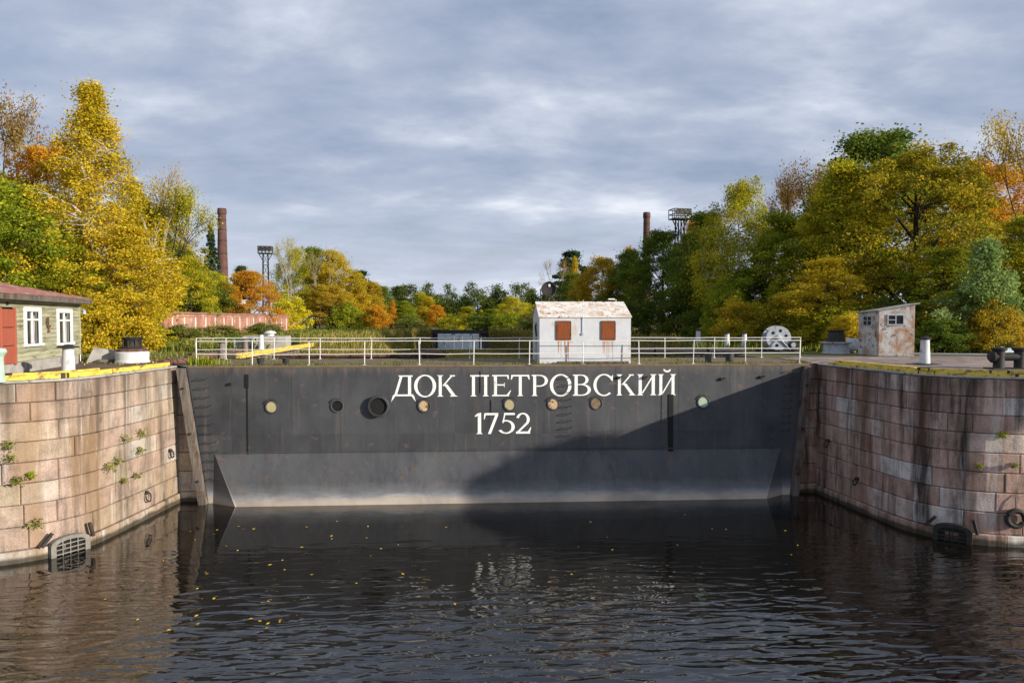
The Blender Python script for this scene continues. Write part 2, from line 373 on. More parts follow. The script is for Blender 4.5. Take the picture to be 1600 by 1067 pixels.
for sgn, nm, mt, lab in ((-1, 'quay_wall', 'stoneL', 'sunlit buff granite quay wall left of the black gate'), (1, 'quay_wall', 'stoneR', 'shaded pink granite quay wall right of the black gate')):
    root = empty(nm, (0, 0, 0), 0, lab, 'quay wall', 'granite quay walls flanking the gate'); qw[sgn] = root
    P = Path(quay_path(sgn)); qw[sgn, 'p'] = P
    stone_wall(root, P, -1 if sgn < 0 else 1, ZS, (.7, 2.6), MS[mt], rng, tmax=24)
    stone_wall(root, P, -1 if sgn < 0 else 1, [5.725, 5.822], (1.2, 2.6), MS['concrete'], rng, .015, .01, .7, 24, jit=.006)
    if True:   # fix the side: the face must look towards the water
        pass
    # backing core
    mb = MB(); pts = []
    for i in range(60):
        t = P.d[-1]*i/59; q = P.at(t); n = P.nrm(t, -1 if sgn < 0 else 1); pts.append(q-n*.09)
    V = [(q.x, q.y, -.6) for q in pts]+[(q.x, q.y, 5.7) for q in pts]; k = len(pts)
    mb.add(V, [(i, i+1, k+i+1, k+i) for i in range(k-1)]); mb.build('wall_core', MS['mortar'], root)
    # end pier beside the gate: battered blocks
    zz = [-.35, .42, 1.3, 2.1, 2.9, 3.7, 4.45, 5.1, 5.72]
    for i in range(len(zz)-1):
        def inner(z): return 13.62-(5.7-z)/5.7*.62
        z0, z1 = zz[i]+.008, zz[i+1]-.008; j = rng.uniform(-.02, .02); f = .35+j-(.06 if i == 0 else 0)
        c = .025; xo = 14.6
        mb = MB()
        V = []
        for (z, e) in ((z0, c), (z0+c, 0), (z1-c, 0), (z1, c)):
            xi = inner(z)+j
            V += [(sgn*(xi+e), f+e+.01, z), (sgn*(xo), f+e+.01, z), (sgn*(xi+e), f+1.2, z), (sgn*xo, f+1.2, z)]
        F = []
        for r in range(3):
            a = r*4; b = a+4
            F += [(a, a+1, b+1, b), (a, b, b+2, a+2), (a+1, a+3, b+3, b+1)]
        F += [(0, 1, 3, 2), (12, 13, 15, 14)]
        mb.add(V, F).build('stone_block', MS[mt], root)
    # capping slab line
# gate rebate behind the piers
for sgn in (-1, 1):
    mb = MB(); mb.add([(sgn*14.6, .5, -.5), (sgn*12.9, 1.2, -.5), (sgn*13.5, 1.2, 5.7), (sgn*14.6, .5, 5.7), (sgn*12.9, 6, -.5), (sgn*13.5, 6, 5.7)], [(0, 1, 2, 3), (1, 4, 5, 2)])
    mb.build('rebate_wall', MS['mortar'], qw[sgn])

# ground: one sheet with the river and the dock left open
dl = [(-13.5, 1.2), (-13.5, 22), (-7.6, 73)]; dr = [(13.5, 1.2), (13.5, 20), (1.0, 73)]
def edge(sgn):
    P = qw[sgn, 'p']; out = []
    for i in range(50):
        t = P.d[-1]*i/49; q = P.at(t); n = P.nrm(t, -1 if sgn < 0 else 1); w = q-n*.05; out.append((w.x, w.y))
    return out
el, er = edge(-1), edge(1)
V = []; F = []
def poly(pts): b = len(V); V.extend([(x, y, G-.02) for x, y in pts]); F.append(tuple(range(b, b+len(pts))))
poly([(-2500, el[-1][1]-3)]+el[::-1]+dl+[(-7.6, 3000), (-2500, 3000)])
poly([(2500, er[-1][1]-3)]+er[::-1]+dr+[(1.0, 3000), (2500, 3000)])
poly([(-7.6, 76.5), (1.0, 76.5), (1.0, 3000), (-7.6, 3000)])
me = bpy.data.meshes.new('ground'); me.from_pydata(V, [], F); me.update(); tag(link('ground', me, MS['ground']), kind='structure', label='grassy soil of both banks running to the wood')
# quay aprons
ap = el[:44]; tag(sheet('quay_apron', [(-60, 3.), (-60, ap[-1][1])]+ap[::-1]+[(-13.55, 1.3), (-13.55, 5.5), (-18, 9), (-30, 9.)], G-.004, MS['earth']), 'brown trodden earth apron of the left quay')
# paved right apron: slabs
ap = er[:44]
tag(sheet('quay_apron', [(60, 3.), (60, ap[-1][1])]+ap[::-1]+[(13.55, 1.3), (13.55, 6.5), (60, 6.5)], G-.012, MS['earth']), 'earth bed under the paved right quay')
pv = empty('quay_paving', (0, 0, 0)); tag(pv, 'worn pinkish stone paving on the right quay', None, None, 'structure')
r2 = random.Random(3)
for iy in range(14):
    x = 13.7+r2.random()*.6; y = -7.0+iy*.9
    while x < 34:
        w = r2.uniform(1.0, 1.9)
        xa, xb, ya, yb = x+.012, x+w-.012, y+.012, y+.888
        x += w
        Pq = qw[1, 'p']
        ok = True
        for (cx_, cy_) in ((xa, ya), (xb, ya), (xa, yb), (xb, yb)):
            dmin = min((Vector((cx_, cy_))-Pq.at(k*.25)) .length for k in range(0, 100))
            if dmin < .45: ok = False
            # inside the quay?
            lim = 14.0 if cy_ > -4.8 else 14.2+max(0, (-4.8-cy_))*1.1
            if cx_ < lim: ok = False
        if ok:
            h = r2.uniform(.0, .012)
            MB().box(((xa+xb)/2, (ya+yb)/2, G+.0+h/2-.005), (xb-xa, yb-ya, .03+h), ch=.008).build('paving_slab', MS['paving'], pv)

# dock basin
tag(sheet('dock_floor', [(-14.5, 4.9), (14.5, 4.9), (14.5, 30), (2.5, 74), (-8.5, 74), (-14.5, 30)], 3.0, MS['ground']), 'overgrown floor of the drained dock')
for pts, side, lab in ((dl, 1, 'stone side wall of the dry dock on the left'), (dr, -1, 'shaded stone side wall of the dry dock on the right')):
    root = empty('dock_wall', (0, 0, 0), 0, lab, 'dock wall', 'stone dock side walls')
    P = Path([(pts[0][0], 5.2), pts[1], pts[2]])
    stone_wall(root, P, side, [2.6, 3.4, 4.2, 5.0, 5.76], (1.2, 2.6), MS['stoneI'], rng, 0, curve=False, thick=.5)
    mb = MB(); V = []
    for p in P.p: V += [(p[0]-side*.12, p[1], 2.5), (p[0]-side*.12, p[1], 5.7)]
    mb.add(V, [(0, 2, 3, 1), (2, 4, 5, 3)]).build('wall_core', MS['mortar'], root)

for sg, pts in ((1, dl), (-1, dr)):
    V = []
    for (x, y), w in (((pts[1][0], 18), .4), (pts[1], 1.5), ((pts[1][0]*.72+pts[2][0]*.28, 36), 3.6), ((pts[1][0]*.35+pts[2][0]*.65, 55), .6), ((pts[2][0], 72.5), -.1)):
        V += [(x-sg*.2, y, G+.12), (x+sg*w*.5, y, G-1.1), (x+sg*w, y, 2.9)]
    MB().add(V, [q for i in range(4) for q in ((3*i, 3*i+3, 3*i+4, 3*i+1), (3*i+1, 3*i+4, 3*i+5, 3*i+2))]).build('dock_bank', MS['ground']); o = bpy.data.objects[-1] if False else None
for o in [q for q in bpy.data.objects if q.name.startswith('dock_bank')]: tag(o, 'overgrown earth bank slumping into the dock', None, None, 'structure')

# ------------------------------------------------------------------ the gate (floating caisson)
gate = empty('caisson_gate', (0, 0, 0), 0, 'black steel floating dock gate with white painted inscription', 'dock gate')
TH = 5.0
mb = MB()
xt, xb = 13.45, 12.55
V = [(-xb, 0, -.5), (xb, 0, -.5), (xt, 0, G), (-xt, 0, G), (-xb, TH, -.5), (xb, TH, -.5), (xt, TH, G), (-xt, TH, G)]
mb.add(V, [(0, 1, 2, 3), (5, 4, 7, 6), (0, 3, 7, 4), (1, 5, 6, 2), (0, 4, 5, 1)])
hull = mb.build('hull', MS['hull'], gate)
mb = MB()     # flared lower tank
za = 2.13; v = -.62
V = [(-12.35, -.004, za), (12.2, -.004, za), (11.25, v, .02), (-11.25, v, .02), (-12.45, -.004, -.5), (12.3, -.004, -.5), (11.05, v-.18, -.5), (-11.05, v-.18, -.5)]
mb.add(V, [(0, 3, 2, 1), (3, 7, 6, 2), (0, 4, 7, 3), (1, 2, 6, 5)]); mb.build('lower_tank', MS['hull_low'], gate)
# deck plate with worn soil
MS['deck'] = pm('deck_soil', [(.1, .075, .05), (.19, .14, .09), (.15, .14, .05)], 1.6, .95, .6, 12)
MB().box((0, TH/2, G+.012), (2*xt-.02, TH-.02, .03)).build('deck', MS['deck'], gate)
MB().box((0, -.0, G-.02), (2*xt-.1, .03, .07), ch=.008).build('deck_edge', MS['deck'], gate)
# hull plates: separate sheets with open seams, then weld beads
pr_ = random.Random(9); zmid = fp(770, 676)[1]
cols_ = [fp(px, 640)[0] for px in (362, 456, 532, 608, 711, 765, 850, 961, 1060, 1140, 1190)]
xs_ = [-99]+cols_+[99]
for z0, z1 in ((za+.05, zmid), (zmid, G-.06)):
    for a, b in zip(xs_, xs_[1:]):
        def lim(z): return xb+(xt-xb)*(z+.5)/(G+.5)-.03
        q = [(max(a+.006, -lim(z0)), z0+.006), (min(b-.006, lim(z0)), z0+.006), (min(b-.006, lim(z1)), z1-.006), (max(a+.006, -lim(z1)), z1-.006)]
        MB().prism(q, -pr_.uniform(.003, .009), .0).build('hull_plate', MS['hull'], gate)
MB().box((0, -.03, za+.01), (24.5, .05, .035)).build('weld_seam', MS['hull'], gate)
# black soot streaks (drain channels) on the hull
MS['soot_shade'] = pm('soot_and_pipe_shade', [(.008, .008, .008), (.014, .013, .012)], 4, .8)
def strip(px, y0, y1, wpx, nm='drain_streak', d=.03, m='soot_shade'):
    x, z0 = fp(px, y0); _, z1 = fp(px, y1); w = wpx/36.5
    MB().box((x, -d/2, (z0+z1)/2), (w, d, abs(z0-z1)), ch=.004).build(nm, MS[m], gate)
strip(385, 585, 606, 6); strip(386, 606, 718, 2.2, d=.024); strip(1048, 616, 705, 8, 'drain_channel', .05); strip(1038, 616, 660, 9, 'cover_plate', .03, 'hull'); strip(767, 625, 644, 1.6, d=.024)
strip(750, 580, 614, 1.6, d=.022)
# ladders
def rung(px, py, wpx):
    x, z = fp(px, py); w = wpx/36.5
    MB().tube([(x-w/2, .02, z), (x-w/2, -.14, z), (x-w/2+.04, -.17, z), (x+w/2-.04, -.17, z), (x+w/2, -.14, z), (x+w/2, .02, z+.06)], .013, 5).build('ladder_rung', MS['iron'], gate)
for k in range(12): rung(316+k*1.9, 592+k*14.1, 16)
for k in range(9): rung(885, 590+k*11.2, 15)
for k in range(9): rung(1233-k*.9, 580+k*11.5, 13)
# portholes: discs, each in its own mottled tone
MS['pane_y'] = pm('porthole_disc', [(.35, .31, .16), (.5, .42, .26)], 9, .4, .1, spots=[((.12, .09, .05), 5, .58, .66, (1, 1, 1))])
MS['pane_p'] = pm('porthole_disc_peach', [(.42, .3, .17), (.6, .44, .27)], 6, .4, .1, spots=[((.1, .07, .05), 4, .55, .6, (1, 1, 1))])
MS['pane_b'] = pm('porthole_disc_brown', [(.1, .075, .05), (.3, .22, .13)], 6, .4, .1)
MS['pane_g'] = pm('porthole_glass_green', [(.3, .42, .3), (.42, .52, .4)], 7, .3, .1)
MS['pane_d'] = pm('porthole_dark', [(.006, .006, .006), (.02, .02, .02)], 7, .3)
for px, py, m in ((425, 635.5, 'pane_y'), (527, 634, 'pane_d'), (663, 634, 'pane_p'), (797, 632, 'pane_y'), (865, 631, 'pane_p'), (932, 630, 'pane_b'), (1099, 628, 'pane_g')):
    x, z = fp(px, py); ph = empty('porthole', (x, 0, z)); ph.parent = gate
    MB().lathe([(.285, 0.0), (.285, .05), (.245, .06), (.225, .03), (.225, .0)], n=28, axis='Y', cap=False).build('rim', MS['hull'], ph, True)
    MB().lathe([(.0, .016), (.228, .016)], n=28, axis='Y', cap=False).build('pane', MS[m], ph)
    mb = MB(); pts = [(.33*math.cos(a), -.05, .33*math.sin(a)) for a in np.linspace(R_(25), R_(155), 9)]
    mb.tube(pts, .022, 5).build('eyebrow', MS['hull'], ph)
x, z = fp(592, 634)
MB().lathe([(.46, -.0), (.46, .2), (.43, .22), (.37, .22), (.36, .03), (0.01, .03)], (x, 0, z), 32, 'Y', False).build('outlet_pipe', MS['potm'], gate, True)
MB().lathe([(.001, .15), (.375, .15)], (x, 0, z), 28, 'Y', False).build('mouth_shade_disc', MS['soot_shade'], gate)  # black disc stands in for the shade inside the pipe
# small brackets and eyes
for px, py in ((1189, 589), (1127, 592), (966, 590), (360, 600), (1006, 590)):
    x, z = fp(px, py); MB().box((x, -.05, z), (.16, .1, .12), rz=.2, ch=.02).tube([(x, -.08, z), (x+.1, -.2, z+.05), (x+.2, -.05, z+.07)], .02, 6).build('bracket', MS['iron'], gate)

# lettering
def glyph_strokes(ch):
    q = []; s = .145; t = .06; sf = .04
    def Q(*p): q.append(list(p))
    def bar(x0, y0, x1, y1): Q((x0, y0), (x1, y0), (x1, y1), (x0, y1))
    def stem(x, y0=0., y1=1., top=True, bot=True, w=s):
        bar(x, y0, x+w, y1)
        if bot: Q((x-.08, y0), (x+w+.08, y0), (x+w, y0+sf+.02), (x, y0+sf+.02))
        if top: Q((x-.08, y1), (x, y1-sf-.02), (x+w, y1-sf-.02), (x+w+.08, y1))
    def ring(cx, cy, rx, ry, ix, iy, a0=0, a1=360, dx=0, n=28):
        n = max(6, int(n*abs(a1-a0)/360))
        for k in range(n):
            A, B = R_(a0+(a1-a0)*k/n), R_(a0+(a1-a0)*(k+1)/n)
            Q((cx+rx*math.cos(A), cy+ry*math.sin(A)), (cx+rx*math.cos(B), cy+ry*math.sin(B)), (cx+dx+ix*math.cos(B), cy+iy*math.sin(B)), (cx+dx+ix*math.cos(A), cy+iy*math.sin(A)))
    def diag(x0, y0, x1, y1, w): Q((x0, y0), (x0+w, y0), (x1+w, y1), (x1, y1))
    if ch == 'Д':
        bar(.80, .1, .80+s, .95); bar(.36, .94, 1.02, 1.); diag(.16, .1, .42, .94, .12); Q((.08, .03), (1.08, .03), (1.03, .11), (.13, .11))
        Q((.0, -.24), (.06, -.16), (.2, .035), (.075, .035)); Q((1.16, -.24), (1.085, .035), (.96, .035), (1.1, -.16)); W_ = 1.16
    elif ch == 'О': ring(.53, .5, .53, .53, .37, .47); W_ = 1.06
    elif ch == 'К': stem(.08); diag(.23+.02, .5, .66, .96, .09); Q((.6, 1.), (.68, .94), (.86, .94), (.88, 1.)); diag(.72, .05, .32, .57, .18); Q((.62, 0), (1.02, 0), (.9, .055), (.68, .055)); W_ = 1.0
    elif ch == 'П': stem(.08, top=False); stem(.66, top=False); bar(0., .93, .89, 1.); W_ = .89
    elif ch == 'Е': stem(.08, bot=False, top=False); bar(0, .94, .78, 1.); Q((.78, 1.), (.70, .94), (.74, .8), (.79, .8)); bar(.225, .5, .56, .56); Q((.56, .43), (.59, .43), (.59, .63), (.56, .63)); bar(0, 0, .8, .06); Q((.68, .06), (.8, .06), (.9, .27), (.86, .27)); W_ = .88
    elif ch == 'Т': stem(.40, top=False); bar(.02, .93, .92, 1.); Q((.0, .78), (.04, .78), (.12, .93), (.02, .93)); Q((.94, .78), (.90, .78), (.82, .93), (.92, .93)); W_ = .94
    elif ch == 'Р': stem(.08, top=False); bar(0, .95, .4, 1.); ring(.4, .72, .40, .28, .25, .225, -90, 90); bar(.225, .44, .4, .49); W_ = .8
    elif ch == 'В': stem(.08, top=False, bot=False); bar(0, .95, .4, 1.); bar(0, 0, .42, .05); ring(.4, .755, .33, .245, .19, .195, -90, 90); ring(.42, .275, .42, .275, .27, .225, -90, 90); bar(.225, .508, .42, .552); W_ = .85
    elif ch == 'С': ring(.52, .5, .52, .53, .37, .47, 48, 312); Q((.86, .88), (.95, .99), (.95, .68), (.915, .7)); Q((.77, .87), (.86, .88), (.915, .7), (.9, .7)); W_ = .97
    elif ch in 'ИЙ':
        stem(.08); stem(.68); diag(.215, .1, .66, .86, .07)
        if ch == 'Й': ring(.46, 1.26, .2, .17, .13, .085, 190, 350, n=40)
        W_ = .93
    elif ch == '1': stem(.28, top=False, w=.17); Q((.12, .86), (.16, .82), (.28, .88), (.28, 1.)); Q((.28, .93), (.45, .93), (.45, 1.02), (.40, 1.02)); W_ = .62
    elif ch == '7': bar(.04, .9, .78, 1.); Q((.0, .7), (.04, .7), (.1, .9), (.02, .98)); diag(.22, 0, .62, .9, .16); W_ = .8
    elif ch == '5': bar(.26, .9, .78, 1.); diag(.18, .52, .26, .9, .06); ring(.36, .33, .42, .33, .26, .27, -150, 118); W_ = .8
    elif ch == '2': ring(.40, .68, .36, .32, .21, .255, -35, 165, n=36); Q((.56, .52), (.70, .50), (.24, .1), (.06, .06)); bar(.04, .0, .78, .1); Q((.66, .1), (.78, .1), (.84, .3), (.8, .3)); W_ = .84
    return q, W_
LT = [('Д', 611, 649.5), ('О', 647, 681.4), ('К', 683, 715), ('П', 734.7, 764), ('Е', 769, 798), ('Т', 798, 827.6), ('Р', 830.5, 856), ('О', 859, 893), ('В', 895, 923.5), ('С', 927, 958), ('К', 963, 994), ('И', 995, 1026.5), ('Й', 1027.5, 1057)]
NUM = [('1', 738, 757), ('7', 756, 779), ('5', 779, 805), ('2', 805, 830)]
def write(seq, ytop, ybot, pxm):
    _, zt = fp(pxm, ytop); _, zb = fp(pxm, ybot); h = zt-zb
    for ch, a, b in seq:
        q, w = glyph_strokes(ch); xa, _ = fp(a, ybot); xb_, _ = fp(b, ybot); k = (xb_-xa)/w
        mb = MB()
        for i, pl in enumerate(q):
            d = .006+.0007*(i % 9)+.00005*i
            mb.prism([(xa+x*k, zb+y*h) for x, y in pl], -d-.008, -.001)
        o = mb.build('letter' if ch.isalpha() else 'numeral', MS['letter'], gate); o['label'] = 'white painted %s on the gate' % ('letter '+ch if ch.isalpha() else 'numeral '+ch)
write(LT, 585.5, 618.5, 830); write(NUM, 645, 677.5, 785)

# railings on the gate deck
def railing(xs, y, nm_label):
    rl = empty('railing', (0, 0, 0)); rl.parent = gate; rl['label'] = nm_label
    rr = random.Random(int(y*10)); tops = []
    for x in xs:
        lean = rr.uniform(-.03, .03)
        MB().tube([(x, y, G+.02), (x+lean, y+rr.uniform(-.03, .03), G+1.06)], .021, 8).box((x, y, G+.035), (.12, .12, .02)).build('post', MS['white_rail'], rl); tops.append((x+lean, y))
    for hgt in (1.06, .5):
        pts = []
        for (x, yy), x0 in zip(tops, xs):
            k = hgt/1.06; pts.append((x0+(x-x0)*k, yy-.02, G+hgt+rr.uniform(-.012, .012)))
        mid = []
        for a, b in zip(pts, pts[1:]): mid += [a, ((a[0]+b[0])/2, (a[1]+b[1])/2+rr.uniform(-.02, .02), (a[2]+b[2])/2-rr.uniform(0, .025))]
        MB().tube(mid+[pts[-1]], .017, 7).build('rail', MS['white_rail'], rl)
    return rl
fx = [fp(px, 575, .15)[0] for px in (307, 394, 483, 569.5, 655.5, 740, 827, 911, 998.5, 1083, 1165, 1249)]
railing(fx, .15, 'front white railing of the gate deck')
bx_ = [fp(px, 560, 4.85)[0] for px in (307, 353, 428, 500, 580, 657, 734, 811, 886, 962, 1039, 1116, 1190, 1250)]
railing(bx_, 4.85, 'rear white railing of the gate deck')

# slanted fender timbers at both ends of the gate
for sgn, a, b, lab in ((-1, (285, 584), (318, 785), 'weathered slanting timber fender at the left end of the gate'), (1, (1260, 572), (1241, 765), 'dark slanting timber fender at the right end of the gate')):
    xa, za_ = fp(a[0], a[1], -.05); xb_, zb_ = fp(b[0], b[1], -.05)
    ft = empty('fender_timber', (xb_, -.05, 0), 0, lab, 'timber fender', 'timber fenders at the gate ends')
    dx = xa-xb_
    mb = MB(); w = .3
    zs_ = [-.5, .9, 2.2, 3.6, 4.8, 5.72]
    V = []
    for k, z in enumerate(zs_):
        xx = dx*(z-zb_)/(za_-zb_); ww = w*(1-.02*(k % 2))
        V += [(xx-ww/2, -.22, z), (xx+ww/2, -.2, z), (xx+ww/2, .3, z), (xx-ww/2, .3, z)]
    F = [(0, 1, 2, 3), tuple(range(len(V)-4, len(V)))]
    for k in range(len(zs_)-1):
        for c in range(4): F.append((k*4+c, k*4+(c+1) % 4, k*4+4+(c+1) % 4, k*4+4+c))
    mb.add(V, F).build('beam', MS['timber'], ft)
    for z in (1.0, 3.0, 4.9):
        xx = dx*(z-zb_)/(za_-zb_); MB().lathe([(.05, 0), (.05, .05), (.02, .06)], (xx, -.215, z), 10, 'Y').build('bolt', MS['iron'], ft)

# ------------------------------------------------------------------ white hut on the gate
HX0, _ = fp(843, 560, .55); HX1, _ = fp(985.5, 560, .55)
hut = empty('deck_hut', ((HX0+HX1)/2, .55, G+.03), 0, 'white metal hut with rusty gabled roof on the gate deck', 'hut')
hw = (HX1-HX0)/2; hd = 3.3; he = 2.06; hr = 2.74
MS['hutwall'] = pm('hut_white_paint', [(.52, .54, .57), (.6, .62, .65)], 2, .6, .1, 8, spots=[((.5, .36, .22), 1.6, .6, .72, (1, 1, .6)), ((.32, .13, .05), 7, .68, .74, (1, 1, 1)), ((.3, .28, .26), 2.4, .66, .78, (1, 1, .4))])
MS['hutroof'] = pm('hut_roof_peeling', [(.72, .68, .62), (.8, .77, .72)], 3, .7, .3, 12, spots=[((.5, .3, .16), 2.2, .5, .66, (1, 1, 1)), ((.3, .11, .04), 6.5, .56, .63, (1, 1, 1)), ((.62, .55, .47), 1.3, .5, .7, (1, 1, 1))])
mb = MB()
pr = [(0, 0), (hd, 0), (hd, he), (hd/2, hr-.03), (0, he)]
V = [(-hw, y, z) for y, z in pr]+[(hw, y, z) for y, z in pr]
mb.add(V, [(0, 1, 2, 3, 4), (5, 6, 7, 8, 9), (0, 4, 9, 5), (1, 6, 7, 2)]).build('wall', MS['hutwall'], hut)
for k, (a, b) in enumerate((((-.05, he-.03), (hd/2, hr)), ((hd+.05, he-.03), (hd/2, hr)))):
    mb = MB(); V = [(-hw-.04, a[0], a[1]), (hw+.04, a[0], a[1]), (hw+.04, b[0], b[1]), (-hw-.04, b[0], b[1])]
    V += [(x, y, z+.035) for x, y, z in V]
    mb.add(V, [(0, 1, 2, 3), (4, 5, 6, 7), (0, 1, 5, 4), (2, 3, 7, 6), (0, 3, 7, 4), (1, 2, 6, 5)]).build('roof', MS['hutroof'], hut)
def hx(px): return fp(px, 515, .5)[0]-hut.location.x
def hz_(py): return fp(900, py, .5)[1]-hut.location.z
for (a, b) in ((870.5, 891), (940.5, 960.5)):
    sh = MB().box(((hx(a)+hx(b))/2, -.015, (hz_(503)+hz_(530))/2), (hx(b)-hx(a), .035, hz_(503)-hz_(530)), ch=.01).build('rusty_shutter', MS['rust'], hut)
    fr = MB(); x0, x1, z0, z1 = hx(a)-.03, hx(b)+.03, hz_(530)-.03, hz_(503)+.03
    fr.box(((x0+x1)/2, -.012, z0), (x1-x0, .05, .04)).box(((x0+x1)/2, -.012, z1), (x1-x0, .052, .04)).box((x0, -.012, (z0+z1)/2), (.04, .048, z1-z0-.04)).box((x1, -.012, (z0+z1)/2), (.04, .048, z1-z0-.04))
    o = fr.build('frame', MS['rustpipe'], sh)
    # rust runs below the shutter: thin uneven paint stains
MS['run'] = pm('rust_run', [(.5, .22, .06), (.4, .14, .03)], 5, .8, 0)
rr = random.Random(8)
for px in (873, 877, 883, 887.5, 888.5, 943, 945.5, 949, 952, 955.5, 958):
    ln = rr.uniform(.5, 1.0); w = rr.uniform(.03, .075); z1 = hz_(531.5); x = hx(px)
    if px in (888.5,): ln = .98; w = .06
    V = []; n = 8
    for k in range(n+1):
        t = k/n; ww = w*(1-t*.75)*rr.uniform(.8, 1.1); V += [(x-ww/2, -.0025, z1-ln*t), (x+ww/2, -.0025, z1-ln*t)]
    MB().add(V, [(2*k, 2*k+1, 2*k+3, 2*k+2) for k in range(n)]).build('rust_run', MS['run'], hut)
MB().tube([(hx(911), -.05, 1.98), (hx(911), -.06, 2.8)], .012, 6).build('aerial_rod', MS['white_rail'], hut)
MB().box((hx(910), -.015, (hz_(497)+hz_(523))/2), (.045, .03, hz_(497)-hz_(523)), ch=.01).lathe([(.06, 0), (.06, .05)], (hx(910.5), -.0, hz_(522)), 10, 'Y').build('conduit', MS['greypaint'], hut)
# dark door on the left gable
MB().box((-hw-.02, hd*.5, .95), (.03, .8, 1.8), ch=.01).build('side_door', MS['greypaint'], hut)
MB().tube([(-hw-.06, hd*.25, 1.2), (-hw-.1, hd*.3, 1.6), (-hw-.06, hd*.3, 1.75)], .04, 6).build('side_box', MS['iron'], hut)
lamp = MB().tube([(hw-.35, hd/2, hr), (hw-.3, hd/2, hr+.12), (hw-.45, hd/2, hr+.14)], .015, 6).box((hw-.55, hd/2, hr+.15), (.3, .12, .06), ch=.02).build('roof_lamp', MS['white_rail'], hut)
# timber lying in front of the hut
xa, _ = fp(870, 571, .4); xb_, _ = fp(982, 571, .4)
tag(MB().box((0, 0, .07), (xb_-xa, .16, .1), ch=.02).build('timber_baulk', MS['timber'], loc=((xa+xb_)/2, .38, G+.02)), 'grey timber baulk lying along the foot of the white hut', 'timber')
# siren drum on a stand behind the hut
D = 29.4+5.4; p = pd(857, D); sn = empty('searchlight', (p.x, p.y, G+.03), 0, 'round black searchlight on a stand behind the white hut', 'searchlight')
zc_ = zat(452, D)-G-.03
MB().tube([(0, 0, 0), (0, 0, zc_-.45)], .06, 8).build('stand', MS['iron'], sn)
MB().tube([(-.42, 0, zc_), (-.4, 0, zc_-.3), (-.15, 0, zc_-.5), (.15, 0, zc_-.5), (.4, 0, zc_-.3), (.42, 0, zc_)], .03, 6).build('yoke', MS['iron'], sn)
MB().lathe([(.05, -.42), (.3, -.35), (.36, -.2), (.38, .2), (.38, .28), (.33, .28), (.32, .2), (.0, .16)], (0, 0, zc_), 28, 'Y', False).build('drum', MS['black_paint'], sn, True)
MB().box((.02, -.2, zc_+.18), (.1, .03, .14), ch=.01).build('painted_glint', MS['white_rail'], sn)  # small white plate stands in for a glint on the drum
# buckets on the deck
for px, py, D_, lab in ((407, 570, 0, 'dark grey bucket on the gate deck, nearest the left end'), (447, 570, 0, 'dark grey bucket on the gate deck, second from the left end'), (1108, 566, 0, 'grey tub on the gate deck, left one right of the hut'), (1140, 566, 0, 'grey tub on the gate deck, right one right of the hut')):
    p = gp(px, py, G+.03)
    mb = MB().lathe([(.12, 0), (.16, .28), (.18, .3), (.165, .3), (.11, .03), (0.001, .03)] if px < 900 else [(.17, 0), (.2, .42), (.22, .44), (.2, .44), (.16, .04), (0.001, .04)], (0, 0, 0), 18, 'Z', False)
    tag(mb.build('bucket', MS['potm'], None, True, p), lab, 'bucket', 'buckets on the gate deck')

# ------------------------------------------------------------------ yellow edge beams
def edge_beams(sgn, spans, off, h, w, zb, labels, stripes):
    P = qw[sgn, 'p']; side = -1 if sgn < 0 else 1
    for i, ((t0, t1), lab) in enumerate(zip(spans, labels)):
        n = max(2, int((t1-t0)/.45)); o0 = P.at((t0+t1)/2)
        root = empty('edge_beam', (o0.x, o0.y, G), 0, lab, 'edge beam', 'yellow timber beams along the quay edges')
        def seg(a, b, nm, mat, e=0, up=(0, 0)):
            k = max(1, int((b-a)/.4)); V = []
            for j in range(k+1):
                t = a+(b-a)*j/k; q = P.at(t); nr = P.nrm(t, side)
                for (oo, z) in ((off+e, zb-e), (off+e, zb+h+e), (off-w-e, zb+h+e), (off-w-e, zb-e)):
                    c = q+nr*oo; V.append((c.x-o0.x, c.y-o0.y, z))
            F = [(0, 1, 2, 3), tuple(range(len(V)-4, len(V)))]
            for j in range(k):
                for c in range(4): F.append((j*4+c, j*4+(c+1) % 4, j*4+4+(c+1) % 4, j*4+4+c))
            MB().add(V, F).build(nm, mat, root)
        seg(t0+.02, t1-.02, 'beam', MS['yellow'])
        for (a, b) in stripes.get(i, []): seg(a, b, 'black_stripe', MS['black_paint'], .004)
# left: lower board along the edge plus upper beams
edge_beams(-1, [(.5, 4.3), (4.35, 6.3), (6.35, 9.4), (9.45, 13.5)], -.02, .16, .2, 0.03, ['long yellow beam on the left quay edge next to the gate', 'short yellow beam on the left quay edge, second from the gate', 'yellow beam on the rounded corner of the left quay', 'yellow beam on the left quay edge at the picture border'], {2: [(6.4, 6.55)], 3: [(9.5, 9.9), (11.5, 11.9)]})
edge_beams(-1, [(4.6, 8.2), (8.4, 13.4)], -.3, .14, .2, 0.10, ['raised second yellow beam behind the left quay corner', 'raised second yellow beam at the left picture border'], {0: [(7.9, 8.2)], 1: [(8.5, 8.9)]})
edge_beams(1, [(.7, 3.9), (3.95, 6.9), (6.95, 9.9), (9.95, 14)], -.02, .13, .2, -.02, ['lower yellow beam on the right quay edge next to the gate', 'lower yellow beam on the right quay, second from the gate', 'lower yellow beam on the rounded right quay corner', 'lower yellow beam on the right quay at the picture border'], {1: [(5.9, 6.5)], 2: [(8.9, 9.5)], 3: [(11, 11.5)]})
edge_beams(1, [(.9, 5.6), (5.65, 8.9), (8.95, 14)], -.26, .15, .24, 0.06, ['upper yellow beam on the right quay next to the gate', 'upper yellow beam on the right quay corner', 'upper yellow beam on the right quay at the picture border'], {1: [(5.7, 6.2), (8.2, 8.85)], 2: [(10.4, 10.9)]})
